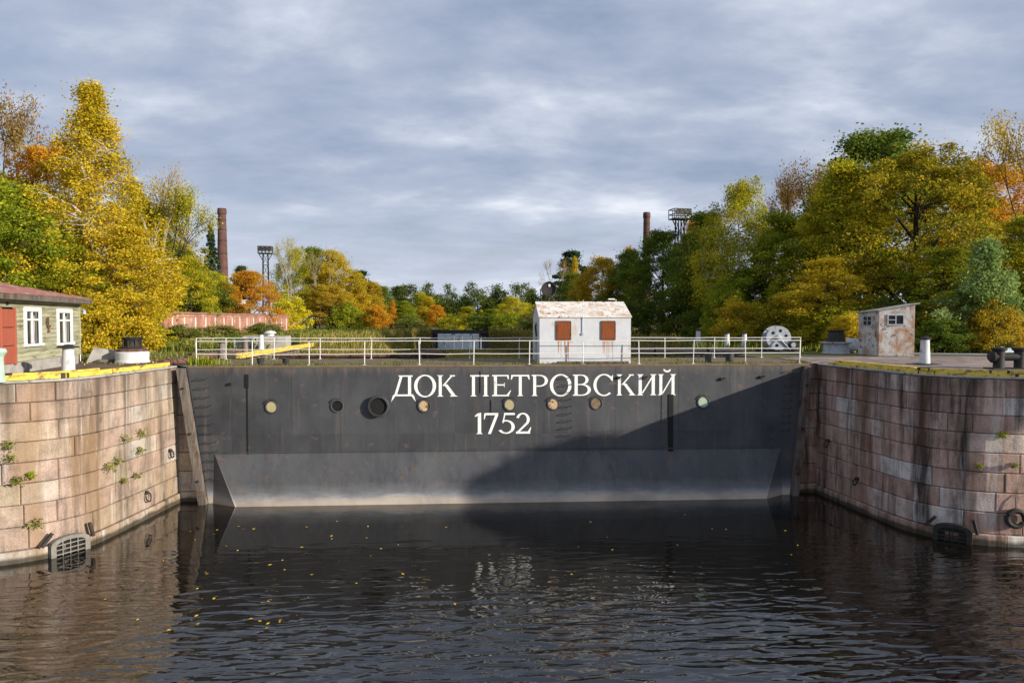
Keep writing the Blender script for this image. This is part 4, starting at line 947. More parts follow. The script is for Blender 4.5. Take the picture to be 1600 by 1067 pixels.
# inner gate and bridge at the far end of the dock
D2 = 104.; g0, g1 = pd(686, D2), pd(750, D2); gw = (g1-g0).length; rz = -YAW
ig = empty('inner_gate', (g0+g1)/2-FW*2.2-Vector((0, 0, G-3)), rz, 'pale graffiti covered inner dock gate under the far bridge', 'dock gate')
def graffiti():
    m, t, p, pos, out = newmat('graffiti_panel')
    c = ramp(t, noise(t, pos, 1.6, 4, .7, 1.5, (1, 1, .6)), [(.34, (.02, .025, .03)), (.4, (.25, .45, .5)), (.45, (.7, .74, .74)), (.62, (.75, .78, .78)), (.68, (.35, .07, .05)), (.74, (.1, .3, .36))], 'CONSTANT')
    f_ = ramp(t, noise(t, pos, .9, 3, .5, .5), [(.48, 0.), (.52, 1.)]); c = mixc(t, f_, (.68, .74, .75), c)
    L(t, c, p.inputs['Base Color']); p.inputs['Roughness'].default_value = .7; return m
MS['graf'] = graffiti()
for k in range(5):
    MB().box((-gw/2+(k+.5)*gw/5, 0, 1.35), (gw/5-.05, .3, 2.7), ch=.03).build('gate_panel', MS['graf'], ig)
for s2 in (-1, 1): MB().box((s2*(gw/2+.1), -.1, 1.4), (.2, .5, 2.85)).build('jamb', MS['iron'], ig)
for px0, px1, lab in ((640, 684, 'stone abutment left of the graffiti gate'), (752, 790, 'stone abutment right of the graffiti gate')):
    q0, q1 = pd(px0, D2-.6), pd(px1, D2-.6); w = (q1-q0).length
    ab = empty('bridge_abutment', (q0+q1)/2-Vector((0, 0, G-2.8)), rz, lab, 'abutment', 'stone abutments of the far bridge')
    for r_ in range(4):
        x = -w/2; j = 0
        while x < w/2-.3:
            l_ = min(rng.uniform(.9, 1.6), w/2-x); MB().box((x+l_/2, rng.uniform(-.04, .04), .37+r_*.74), (l_-.03, 1.2, .71), ch=.04).build('stone_block', MS['stoneI'], ab); x += l_
q0, q1 = pd(632, D2-1), pd(778, D2-1); br = empty('foot_bridge', (q0+q1)/2, rz, 'dark low bridge deck across the far end of the dock', 'bridge'); w = (q1-q0).length
MB().box((0, 1.5, -.15), (w, 4, .5), ch=.05).build('deck', MS['iron'], br); MB().box((0, -.6, .3), (w, .15, .35)).build('parapet_beam', MS['iron'], br)
for k in range(8): MB().box((-w/2+w*(k+.5)/8, -.45, -.45), (.25, .2, .5)).build('bracket', MS['iron'], br)
q = pd(622, 96); fr = empty('steel_frame', q, 0, 'low steel frame hut skeleton above the left weeds', 'steel frame')
for xx in (-1.1, 1.1):
    for yy in (0, 1.6): MB().box((xx, yy, .6), (.14, .14, 1.3)).build('post', MS['iron'], fr)
MB().box((0, .8, 1.3), (2.6, 2, .1)).build('roof_plate', MS['iron'], fr); MB().box((1.9, .5, .25), (1.6, .6, .45), ch=.05).build('counterweight', MS['concrete'], fr)
# pale roof of a low house by the left chimney
q = pd(352, 128); hs = empty('low_house', q, .5, 'low pale roofed house at the foot of the left chimney', 'house')
MB().box((0, 0, 3.), (9, 6, 6)).build('wall', MS['plaster'], hs); MB().add([(-4.8, -3.4, 6), (4.8, -3.4, 6), (4.8, 3.4, 6), (-4.8, 3.4, 6), (-4.8, 0, 8), (4.8, 0, 8)], [(0, 1, 5, 4), (2, 3, 4, 5), (0, 4, 3), (1, 2, 5), (0, 3, 2, 1)]).build('roof', MS['zinc'], hs)
for xx in (-2.5, 0, 2.5): MB().box((xx, -3.02, 4.2), (1, .1, 1.4)).build('window', MS['glass'], hs)
# ------------------------------------------------------------------ foliage
def leaf_mat(name, cols, acc=None, accf=.0, tr=.38):
    """cols: clump hues; per-leaf spread on top"""
    m = bpy.data.materials.new(name); m.use_nodes = True; t = m.node_tree; t.nodes.clear()
    out = N(t, 'ShaderNodeOutputMaterial')
    a1 = N(t, 'ShaderNodeAttribute', attribute_name='cl'); a2 = N(t, 'ShaderNodeAttribute', attribute_name='rnd')
    c = ramp(t, M(t, 'ADD', M(t, 'MULTIPLY', a1.outputs['Fac'], .7), M(t, 'MULTIPLY', a2.outputs['Fac'], .3)), [(i/max(1, len(cols)-1)*.9+.05, k) for i, k in enumerate(cols)])
    if acc: c = mixc(t, M(t, 'GREATER_THAN', a2.outputs['Fac'], 1-accf), c, acc)
    hs = N(t, 'ShaderNodeHueSaturation'); L(t, c, hs.inputs['Color']); L(t, M(t, 'ADD', M(t, 'MULTIPLY', a2.outputs['Fac'], .3), .87), hs.inputs['Value'])
    d = N(t, 'ShaderNodeBsdfDiffuse'); tl = N(t, 'ShaderNodeBsdfTranslucent'); L(t, hs.outputs[0], d.inputs[0]); L(t, hs.outputs[0], tl.inputs[0])
    mx = N(t, 'ShaderNodeMixShader'); mx.inputs[0].default_value = tr; L(t, d.outputs[0], mx.inputs[1]); L(t, tl.outputs[0], mx.inputs[2])
    L(t, mx.outputs[0], out.inputs[0]); return m
LM = {
 'gold': leaf_mat('leaf_gold', [(.34, .29, .022), (.5, .40, .026), (.64, .49, .03), (.70, .54, .055)], (.66, .36, .03), .08),
 'goldgreen': leaf_mat('leaf_goldgreen', [(.14, .19, .018), (.32, .34, .025), (.52, .47, .03), (.66, .55, .035)], (.66, .44, .03), .06),
 'orange': leaf_mat('leaf_orange', [(.5, .34, .03), (.62, .36, .028), (.66, .3, .028), (.7, .42, .05)], (.62, .2, .02), .1),
 'amber': leaf_mat('leaf_amber', [(.38, .29, .025), (.52, .36, .026), (.6, .38, .035)], (.62, .46, .06), .15),
 'green': leaf_mat('leaf_green', [(.09, .145, .022), (.14, .2, .03), (.21, .27, .04)], (0.338, 0.312, 0.039), .05),
 'dgreen': leaf_mat('leaf_dark_green', [(.055, .085, .018), (.09, .125, .024), (.14, .17, .03)], (.28, .26, .04), .05),
 'ygreen': leaf_mat('leaf_yellow_green', [(0.156, 0.221, 0.019), (0.260, 0.325, 0.026), (0.390, 0.403, 0.033)], (0.546, 0.429, 0.039), .1),
 'olive': leaf_mat('leaf_olive', [(.18, .18, .02), (.34, .31, .025), (.52, .42, .03)], (.64, .4, .03), .12),
 'brown': leaf_mat('leaf_brown', [(0.182, 0.117, 0.039), (0.286, 0.199, 0.046), (0.390, 0.247, 0.052)], (0.416, 0.184, 0.052), .15),
 'silver': leaf_mat('leaf_silver_green', [(.17, .26, .07), (.27, .37, .11), (.38, .47, .17)]),
 'lemon': leaf_mat('leaf_lemon', [(0.442, 0.416, 0.026), (0.650, 0.572, 0.033), (0.750, 0.650, 0.039)]),
 'pine': leaf_mat('pine_needle', [(0.023, 0.047, 0.021), (0.039, 0.068, 0.026), (0.058, 0.091, 0.034)], tr=.1),
 'weed': leaf_mat('weed_green', [(.1, .15, .022), (.17, .22, .035), (.28, .28, .06), (.36, .29, .1)]),
 'straw': leaf_mat('straw_grass', [(0.182, 0.195, 0.039), (0.351, 0.286, 0.078), (0.494, 0.364, 0.117)]),
 'moss': leaf_mat('deck_grass', [(.16, .11, .06), (.2, .15, .07), (0.104, 0.169, 0.019), (0.221, 0.260, 0.026), (0.390, 0.351, 0.039)]),
 'fallen': leaf_mat('fallen_leaf', [(.16, .09, .03), (.3, .19, .03), (0.650, 0.429, 0.039), (0.750, 0.546, 0.065), (0.546, 0.307, 0.039)], tr=.1),
}
MS['bark'] = pm('bark_brown', [(.04, .032, .025), (.1, .08, .062)], 3, .95, .6, 18, st=(3, 3, .5))
MS['barkdark'] = pm('bark_dark', [(.022, .017, .013), (.05, .038, .028)], 3, .95, .6, 18, st=(3, 3, .5))
MS['barkpale'] = pm('bark_pale', [(.22, .19, .15), (.36, .32, .26)], 2, .9, .4, 14, spots=[((.04, .035, .03), 3, .6, .68, (1, 1, 3))])
MS['birch'] = pm('bark_birch', [(.5, .47, .42), (.62, .6, .55)], 2, .8, .3, 14, spots=[((.05, .045, .04), 3, .58, .64, (1, 1, 4))])

def leaf_mesh(name, C, size, rnd, cl, rs, flat=.35, aspect=.62):
    """C (n,3) leaf centres -> folded diamond leaves"""
    n = len(C)
    a = rs.uniform(0, 2*np.pi, n); tilt = rs.normal(0, .55, n)
    ax = np.stack([np.cos(a)*np.cos(tilt), np.sin(a)*np.cos(tilt), np.sin(tilt)], 1)
    nz = rs.normal(0, 1, (n, 3)); nz[:, 2] += flat*2; nz /= np.linalg.norm(nz, axis=1)[:, None]
    sd = np.cross(ax, nz); sd /= np.linalg.norm(sd, axis=1)[:, None]+1e-9
    up = np.cross(sd, ax)
    l = (size*rs.uniform(.45, 1.45, n))[:, None]; w = l*aspect
    V = np.empty((n, 4, 3)); V[:, 0] = C-ax*l*.5; V[:, 1] = C+sd*w*.5+up*l*.12; V[:, 2] = C+ax*l*.5; V[:, 3] = C-sd*w*.5+up*l*.12
    return raw_quads(name, V.reshape(-1, 3), 4, n, rnd, cl)
def raw_quads(name, V, k, n, rnd, cl):
    me = bpy.data.meshes.new(name); me.vertices.add(len(V)); me.vertices.foreach_set('co', V.astype(np.float32).ravel())
    me.loops.add(n*k); me.loops.foreach_set('vertex_index', np.arange(n*k, dtype=np.int32))
    me.polygons.add(n); me.polygons.foreach_set('loop_start', np.arange(0, n*k, k, dtype=np.int32)); me.polygons.foreach_set('loop_total', np.full(n, k, dtype=np.int32))
    for nm, d in (('rnd', rnd), ('cl', cl)):
        at = me.attributes.new(nm, 'FLOAT', 'FACE'); at.data.foreach_set('value', np.asarray(d, dtype=np.float32))
    me.update(calc_edges=True); return me
PROF = {
 'round': lambda h: math.sin(math.pi*min(1, max(0, (h*.92+.08)))**.75)**.6 if 0 < h < 1 else .05,
 'egg': lambda h: max(.06, (1-abs(2*(h-.38))**2.2*.95) if h < .88 else .32*(1-h)/.12+.06) if h > .0 else .4,
 'birch': lambda h: max(.03, (1-h)**1.15*(.7+.75*min(1, h*4)) if h > 0 else .3),
 'column': lambda h: max(.08, min(1, h*6+.35)*(1-max(0, h-.55)/.45*.8)),
 'bush': lambda h: max(.1, math.sqrt(max(0, 1-(h-.25)**2/.5625))),
}
def tree_proto(name, seed, H, base, R, prof, ncl, lpc, leaf, cr, droop=0., tr=.28, nlimb=9, inner=.35, flat=.35, lean=.3, vert=.62):
    rs = np.random.RandomState(seed); rg = random.Random(seed); pf = PROF[prof]
    mb = MB()
    tp = [Vector((0, 0, -.3))]; x = y = 0
    nseg = 7
    for k in range(1, nseg+1):
        x += rg.uniform(-lean, lean)*.5; y += rg.uniform(-lean, lean)*.5; tp.append(Vector((x, y, H*.93*k/nseg)))
    def trunk(z):
        z = min(max(z, 0), H*.93-1e-3); i = min(nseg-1, int(z/(H*.93)*nseg)); k = z/(H*.93)*nseg-i; return tp[i].lerp(tp[i+1], k)
    mb.tube(tp, [tr*1.35]+[tr*(1-k/nseg*.93) for k in range(1, nseg+1)], 8)
    lob = rs.uniform(0, 6.28, 4)
    cen = []; cls = []
    limbs = []
    for k in range(nlimb):
        a = k*2.4+rg.uniform(-.4, .4); h = rg.uniform(.12, .8); zt = base*H+(H-base*H)*h; r = R*pf(h)*rg.uniform(.6, .85)
        s0 = trunk(max(base*H*.75, zt-r*rg.uniform(.5, 1.))); e_ = trunk(zt)+Vector((math.cos(a)*r, math.sin(a)*r, 0)); md = s0.lerp(e_, .5)+Vector((0, 0, r*.1))
        r0 = tr*(1-s0.z/H)*.6+.02; mb.tube([s0, md, e_], [r0, r0*.6, r0*.25], 6, False); limbs.append((s0, md, e_))
    for k in range(ncl):
        h = rs.beta(1.15, 1.25); a = rs.uniform(0, 2*np.pi)
        lobf = 1+.16*math.sin(2*a+lob[0]+h*3)+.13*math.sin(3*a+lob[1]-h*5)+.1*math.sin(5*a+lob[2]+h*9)
        r = R*pf(h)*lobf*(inner+(1-inner)*rs.uniform(0, 1)**.5)
        zt = base*H+(H-base*H)*h; c = trunk(zt)+Vector((math.cos(a)*r, math.sin(a)*r, rs.normal(0, .3)))
        cen.append(c); cls.append(rs.uniform(0, 1))
        # twig from nearest limb/trunk
        best = trunk(max(base*H*.7, zt-r*.7-.3)); bd_ = (best-c).length
        for (s0, md, e_) in limbs:
            for q in (md, e_, s0.lerp(md, .5), md.lerp(e_, .5)):
                d_ = (q-c).length
                if d_ < bd_ and q.z < c.z+.6: best, bd_ = q, d_
        r0 = max(.018, tr*.13*(1-c.z/H)+.015); mb.tube([best, best.lerp(c, .55)+Vector((0, 0, bd_*.08)), c], [r0, r0*.7, r0*.3], 4, False)
    cen = np.array([tuple(c) for c in cen]); lpc = int(lpc*1.9); leaf = leaf*1.0; n = ncl*lpc
    idx = np.repeat(np.arange(ncl), lpc); sz = rs.uniform(.6, 1.35, ncl)[idx]
    off = rs.normal(0, 1, (n, 3)); nr = np.linalg.norm(off, axis=1)[:, None]; off = off/nr*(np.minimum(nr, 2.0)**.8)
    wide = np.where(rs.uniform(0, 1, n) < .09, 1.8, .9)
    C = cen[idx]+off*np.array([cr, cr, cr*vert])*(sz*wide)[:, None]
    if droop: C[:, 2] -= rs.uniform(0, 1, n)**1.5*droop
    C[:, 2] = np.maximum(C[:, 2], .05+rs.uniform(0, .3, n))
    hgt = (C[:, 2]/H)
    me = leaf_mesh(name+'_crown', C, leaf, rs.uniform(0, 1, n), np.clip(np.array(cls)[idx]+rs.normal(0, .1, n), 0, 1), rs, flat)
    return mb.mesh(name+'_trunk', True), me, H, R
def bare_proto(name, seed, H, R, leaves=1500, leaf=.2, spread=.5):
    rs = np.random.RandomState(seed); rg = random.Random(seed); mb = MB(); tips = []
    def br(p, d, l, r, lev):
        q = p+d*l*.5+Vector((rg.uniform(-.06, .06), rg.uniform(-.06, .06), 0))*l; e_ = p+d*l
        mb.tube([p, q, e_], [r, r*.85, r*.66], 6 if lev < 2 else 4 if lev < 3 else 3, False)
        if lev >= 5: tips.append(e_); return
        nb = rg.choice((2, 3, 3)) if lev < 4 else 3
        for k in range(nb):
            a = rg.uniform(0, 6.28); s = spread*rg.uniform(.5, 1.2)*(.5 if k == 0 else 1.)
            x = d.orthogonal().normalized(); y = d.cross(x); nd = (d+(x*math.cos(a)+y*math.sin(a))*s*1.3+Vector((0, 0, .12))).normalized()
            br(e_, nd, l*rg.uniform(.62, .84), r*.62, lev+1)
            if lev > 2: tips.append(e_)
    br(Vector((0, 0, -.2)), Vector((.03, .02, 1)).normalized(), H*.27, H*.013, 0)
    zmax = max(v[2] for v in mb.v); k = H/zmax; mb.v = [(x*k, y*k, z*k) for x, y, z in mb.v]; tips = np.array([tuple(t*k) for t in tips])
    C = tips[rs.randint(0, len(tips), leaves)]+rs.normal(0, .35, (leaves, 3))
    rr_ = np.percentile(np.abs(np.array(mb.v)[:, :2]).max(axis=1), 97)
    return mb.mesh(name+'_trunk', True), leaf_mesh(name+'_crown', C, leaf, rs.uniform(0, 1, leaves), rs.uniform(0, 1, leaves), rs), H, rr_
def spruce_proto(name, seed, H, R):
    rs = np.random.RandomState(seed); mb = MB().tube([(0, 0, -.2), (0, 0, H*.5), (0, 0, H)], [.22, .12, .02], 7); C = []; cl = []
    nw = 26
    for k in range(nw):
        z = H*.06+H*.93*k/nw; r = R*(1-k/nw)**.9+.12
        for j in range(7):
            a = rs.uniform(0, 6.28); rr_ = r*rs.uniform(.75, 1.1); e_ = np.array([math.cos(a)*rr_, math.sin(a)*rr_, z-rr_*.28]); mb.tube([(0, 0, z), tuple(e_)], [.03, .01], 3, False)
            nl = int(130*rr_/R)+25; t = rs.uniform(.15, 1, nl)[:, None]; p = np.array([0, 0, z])*(1-t)+e_*t
            sd = np.array([-math.sin(a), math.cos(a), 0]); p = p+sd*rs.normal(0, .16, nl)[:, None]*(1.3-t)+np.array([0, 0, -1])*rs.uniform(0, .35, nl)[:, None]
            C.append(p); cl += [rs.uniform()]*nl
    C = np.concatenate(C); n = len(C)
    return mb.mesh(name+'_trunk', True), leaf_mesh(name+'_crown', C, .34, rs.uniform(0, 1, n), np.array(cl), rs, .2, .35), H, R
PR = {
 'r1': tree_proto('r1', 1, 16, .16, 5.2, 'round', 210, 135, .21, .62), 'r2': tree_proto('r2', 2, 16, .12, 5.0, 'egg', 200, 140, .21, .66), 'r3': tree_proto('r3', 3, 15, .1, 5.4, 'round', 180, 150, .22, .7),
 'r4': tree_proto('r4', 14, 16, .2, 4.6, 'egg', 150, 130, .21, .6), 
 'b1': tree_proto('b1', 4, 20, .05, 4.6, 'birch', 430, 66, .165, .38, .9, .2, 18, .25, .2), 'b2': tree_proto('b2', 5, 18, .14, 4.4, 'egg', 210, 120, .17, .5, 1.5, .2, 12, .25, .2),
 'c1': tree_proto('c1', 6, 16, .08, 3.0, 'column', 170, 130, .2, .55), 'c2': tree_proto('c2', 7, 15, .1, 3.2, 'birch', 160, 120, .19, .5),
 'o1': tree_proto('o1', 8, 17, .2, 7.4, 'round', 240, 110, .21, .62, 0, .42, 22, .45), 
 'u1': tree_proto('u1', 9, 4.5, .05, 2.4, 'bush', 75, 110, .17, .4, 0, .07, 8), 'u2': tree_proto('u2', 10, 4., .04, 2.7, 'bush', 80, 110, .17, .42, 0, .06, 8), 'u3': tree_proto('u3', 12, 6, .06, 2.1, 'birch', 80, 110, .16, .38, .2, .06, 8),
 'p2': tree_proto('p2', 31, 16, .72, 3.4, 'round', 60, 260, .3, .7, 0, .22, 8, .2, .2),
 'p1': tree_proto('p1', 11, 16, .5, 3.6, 'round', 70, 260, .26, .62, 0, .25, 10, .2, .1, .4, .42),
 's1': spruce_proto('s1', 13, 14, 2.5),
 'n1': bare_proto('n1', 21, 16, 5, 2600, .17), 'n2': bare_proto('n2', 22, 14, 5, 8000, .17, .6),
}
BARKS = {'b1': 'birch', 'b2': 'birch', 'o1': 'barkdark', 'n1': 'barkpale', 'n2': 'bark'}
for k, v in PR.items():
    v[0].materials.append(MS[BARKS.get(k, 'bark')]); v[1].materials.append(LM['green'])
tr_rng = random.Random(77)
def plant(proto, px, D, ytop, wpx, col, label, name='tree', cat='tree', group=None, bark=None, zb=G, rot=None):
    tm, cm, H, R = PR[proto]
    p = pd(px, D, zb); h = zat(ytop, D)-zb; r = wpx/2*D/1067
    o = empty(name, p, tr_rng.uniform(0, 6.28) if rot is None else rot, label, cat, group)
    o.scale = (r/(R*.84), r/(R*.84), h/H)
    a = link('trunk', tm, None, o); b = link('crown', cm, None, o)
    b.material_slots[0].link = 'OBJECT'; b.material_slots[0].material = LM[col]
    if bark: a.material_slots[0].link = 'OBJECT'; a.material_slots[0].material = MS[bark]
    return o
GL, GR, GF = 'autumn trees on the left bank', 'autumn trees on the right bank', 'trees along the far dock'
for t in [
 # left bank, near to far
 ('r2', -30, 44, 255, 190, 'ygreen', 'yellow green leafy tree at the left picture border behind the plank building', GL),
 ('r1', 30, 49, 285, 150, 'ygreen', 'bright green yellow tree right behind the red roof', GL),
 ('n2', 5, 60, 150, 130, 'brown', 'tall thin brown topped tree rising at the far left border', GL),
 ('r3', 80, 56, 226, 150, 'orange', 'orange crowned maple left of the tall birch', GL),
 ('b1', 150, 50, 118, 185, 'gold', 'tall pointed golden birch, highest tree on the left', GL),
 ('r4', 200, 47, 350, 130, 'gold', 'golden tree low in front of the tall birch', GL),
 ('r1', 105, 46, 380, 120, 'goldgreen', 'green gold tree between the red roof and the birch', GL),
 ('n1', 245, 58, 255, 120, 'amber', 'nearly bare pale tree just right of the tall birch', GL),
 ('r4', 268, 66, 320, 95, 'olive', 'dense olive tree between the birch and the half bare tree', GL),
 ('r2', 225, 62, 300, 90, 'goldgreen', 'yellowing tree close behind the right edge of the tall birch', GL),
 ('n2', 268, 60, 288, 110, 'goldgreen', 'half bare spreading tree with thin olive crown left of the chimney', GL),
 ('r4', 275, 64, 385, 105, 'green', 'dark green tree under the half bare tree', GL),
 ('r2', 298, 62, 400, 70, 'goldgreen', 'yellowing tree at the foot of the half bare tree', GL),
 ('s1', 331, 88, 345, 46, 'pine', 'dark pointed spruce beside the left chimney', GL),
 ('r3', 336, 84, 425, 75, 'goldgreen', 'olive round tree above the brick wall', GL),
 ('r1', 390, 80, 422, 74, 'orange', 'round orange maple standing over the brick wall', GL),
 ('p1', 376, 115, 412, 26, 'pine', 'small dark pine top left of the orange maple', GL),
 ('n1', 452, 98, 372, 60, 'goldgreen', 'thin pale stemmed tree right of the left light tower', GL),
 ('b2', 462, 104, 378, 60, 'goldgreen', 'tall yellow green birch right of the left light tower', GL),
 ('r4', 492, 108, 384, 62, 'green', 'tall green tree behind the pale stems', GL),
 ('n1', 500, 100, 392, 55, 'olive', 'pale stemmed half bare tree above the end of the brick wall', GL),
 ('r2', 525, 106, 390, 72, 'gold', 'tall golden tree right of the pale stems', GL),
 ('r1', 515, 100, 445, 70, 'amber', 'low amber tree at the foot of the tall golden one', GL),
 ('c2', 556, 112, 452, 36, 'orange', 'small orange tree right of the tall golden tree', GL),
 ('p1', 566, 135, 420, 40, 'pine', 'dark pine rising behind the small orange tree', GL),
 ('c1', 582, 130, 438, 34, 'amber', 'tawny tree right of the dark pine', GL),
 ('r4', 600, 150, 446, 40, 'green', 'green tree in the far left row', GF),
 ('c1', 622, 160, 445, 32, 'dgreen', 'dark green pointed tree in the far left row', GF),
 ('c2', 612, 140, 468, 16, 'orange', 'tiny orange tree in front of the far left row', GF),
 ('c1', 655, 170, 455, 24, 'goldgreen', 'slim yellow green tree in the far left row', GF),
 ('r2', 632, 150, 470, 34, 'ygreen', 'round light green tree low in the far left row', GF),
 ('c1', 667, 165, 462, 24, 'gold', 'slim golden tree in the far left row', GF),
 ('r1', 682, 160, 476, 26, 'orange', 'round orange tree at the right end of the far left row', GF),
 ('b2', 800, 190, 461, 54, 'lemon', 'bright lemon yellow tree at the end of the dock', GF),
 ('c2', 753, 180, 484, 12, 'lemon', 'tiny yellow pointed tree left of the lemon tree', GF),
 ('c1', 728, 185, 478, 26, 'goldgreen', 'small olive tree above the far bridge', GF),
 ('c1', 770, 178, 482, 26, 'ygreen', 'small light green tree left of the lemon tree', GF),
 # right bank, far to near
 ('n1', 872, 120, 405, 46, 'brown', 'small bare tree above the black searchlight', GR),
 ('p1', 897, 125, 388, 46, 'pine', 'dark pine top behind the white hut', GR),
 ('c2', 900, 115, 400, 22, 'gold', 'small golden tree top below the dark pine', GR),
 ('r4', 890, 105, 425, 60, 'green', 'dark green tree just behind the white hut', GR),
 ('r3', 942, 95, 402, 80, 'amber', 'russet tree right of the hut among green trees', GR),
 ('r2', 985, 92, 388, 80, 'green', 'green tree in front of the slim chimney', GR),
 ('c2', 985, 98, 384, 36, 'orange', 'small orange tree top left of the slim chimney', GR),
 ('r1', 1035, 80, 358, 96, 'green', 'big dark green tree left of the light tower', GR),
 ('r3', 1085, 88, 345, 60, 'orange', 'orange tree glimpsed behind the light tower', GR),
 ('r4', 1110, 68, 325, 120, 'green', 'tall green tree right of the light tower', GR),
 ('b2', 1155, 62, 266, 118, 'goldgreen', 'tall weeping yellow birch on the right bank', GR),
 ('n2', 1240, 64, 262, 95, 'brown', 'thin brown tree right of the weeping birch', GR),
 ('r1', 1360, 72, 205, 200, 'green', 'broad green topped tree, highest crown on the right', GR),
 ('r2', 1225, 58, 330, 120, 'ygreen', 'light green tree between the weeping birch and the golden tree', GR),
 ('r2', 1310, 54, 255, 150, 'goldgreen', 'large golden green tree left of the dark limbed one', GR),
 ('o1', 1425, 52, 232, 240, 'olive', 'wide olive tree with dark spreading limbs on the right', GR),
 ('r3', 1540, 66, 255, 150, 'orange', 'orange gold tree behind the dark limbed one', GR),
 ('n2', 1600, 50, 182, 120, 'amber', 'tall thin amber tree at the right picture border', GR),
 ('r1', 1625, 46, 330, 150, 'goldgreen', 'yellow green tree cut by the right border', GR),
 ('r4', 1290, 48, 400, 120, 'gold', 'lower golden tree behind the winch', GR),
 ('r4', 1470, 46, 385, 130, 'ygreen', 'low yellow green tree right of the booth', GR),
 ('r2', 1170, 60, 420, 110, 'green', 'lower green tree under the weeping birch', GR),
]:
    plant(*t[:7], name='tree', group=t[7])
GB = 'bushes under the trees'
for t in [
 ('u2', 150, 40, 470, 80, 'gold', 'golden bush at the corner of the plank building'), ('u1', 195, 41, 455, 80, 'gold', 'golden bush behind the left capstan'), ('u1', 225, 46, 500, 60, 'goldgreen', 'green gold bush right of the left capstan'),
 ('u2', 285, 51, 511, 70, 'weed', 'low weedy bush under the near end of the brick wall'), ('u1', 345, 58, 509, 60, 'weed', 'low weedy bush under the middle of the brick wall'), ('u2', 410, 68, 507, 60, 'weed', 'low weedy bush under the far end of the brick wall'),
 ('u3', 243, 50, 500, 40, 'weed', 'weedy bush in front of the brick wall'), ('u2', 300, 70, 455, 60, 'goldgreen', 'olive bush behind the brick wall'), ('u1', 345, 78, 458, 55, 'green', 'green bush behind the brick wall'),
 ('u1', 455, 92, 465, 46, 'lemon', 'yellow bush beside the end of the brick wall'), ('u2', 545, 98, 478, 50, 'ygreen', 'light green bush under the golden tree'), ('u2', 585, 110, 480, 40, 'orange', 'orange bush in the middle distance on the left'),
 ('u2', 1130, 56, 445, 60, 'ygreen', 'light green bush below the weeping birch'), ('u1', 1150, 52, 470, 60, 'gold', 'golden bush below the weeping birch'), ('u1', 1046, 70, 498, 22, 'lemon', 'small yellow bush right of the hut'), ('u2', 1060, 66, 460, 80, 'dgreen', 'dark bush under the light tower'),
 ('u2', 1215, 50, 470, 100, 'olive', 'olive bush behind the winch'), ('u2', 1300, 46, 480, 110, 'goldgreen', 'yellow green bush behind the low grey capstan'), ('u1', 1325, 43, 492, 50, 'gold', 'golden bush left of the booth'),
 ('u3', 1535, 42, 375, 90, 'silver', 'pale silvery green young tree near the right border'), ('u2', 1555, 41, 478, 70, 'amber', 'amber bush behind the twin bitts'), ('u1', 1470, 41, 500, 60, 'green', 'green bush behind the right mooring post'), ('u2', 1445, 44, 480, 90, 'olive', 'olive bush right of the booth'),
 ('u2', 1610, 44, 430, 110, 'ygreen', 'light green bush at the right border'), ('u2', 1100, 62, 480, 70, 'green', 'green bush behind the white mooring posts'), ('u1', 1000, 72, 470, 60, 'dgreen', 'dark green bush at the right gable of the hut'), ('u2', 940, 84, 470, 60, 'green', 'green bush behind the hut roof'), ('u1', 835, 95, 500, 40, 'weed', 'weedy bush left of the hut'),
 ('u2', 705, 125, 494, 44, 'goldgreen', 'low yellowing bush just beyond the far bridge'), ('u1', 745, 130, 493, 44, 'green', 'low green bush just beyond the far bridge'), ('u2', 800, 128, 492, 50, 'ygreen', 'low light bush right of the far bridge'), ('u1', 838, 118, 488, 44, 'weed', 'low weedy bush near the left gable of the hut'), ('u2', 640, 118, 496, 40, 'weed', 'low weedy bush left of the far bridge'),
 ('u1', 1390, 45, 470, 90, 'dgreen', 'dark bush straight behind the booth'), ('u2', 1180, 54, 480, 60, 'goldgreen', 'low yellowing bush by the rightmost white posts'),
]:
    plant(*t[:7], name='bush', cat='bush', group=GB)

# far wood closing the view: one mass
rs = np.random.RandomState(41); CC = []; CL = []
wood_trunks = MB()
for k in range(125):
    px = rs.uniform(560, 930); D_ = rs.uniform(200, 270); h = (zat(rs.uniform(443, 478) if k % 3 else rs.uniform(470, 492), D_)-G); p = pd(px, D_); r = rs.uniform(2.4, 4.5); shape = rs.randint(0, 3)
    wood_trunks.tube([(p.x, p.y, G-.3), (p.x, p.y, G+h*.9)], [.25, .06], 5)
    for c in range(38):
        hh = rs.beta(1.4, 1.2); rr_ = r*(1-abs(hh-.5)*1.2 if shape else (1-hh)+.1)*math.sqrt(rs.uniform(.2, 1)); a = rs.uniform(0, 6.28)
        ctr = np.array([p.x+math.cos(a)*rr_, p.y+math.sin(a)*rr_, G+.5+h*hh*.97]); CC.append(ctr+rs.normal(0, 1, (42, 3))*np.array([.65, .65, .5])); CL += [rs.uniform(0, 1)]*42
CC = np.concatenate(CC); n = len(CC); me = leaf_mesh('far_wood', CC, .5, rs.uniform(0, 1, n), np.array(CL), rs); tag(link('far_wood', me, LM['dgreen']), 'dark wood closing the far end of the dock', 'wood', None, 'stuff')
o = wood_trunks.build('far_wood_stems', MS['barkdark']); tag(o, 'dark stems inside the far wood', 'wood', None, 'stuff')

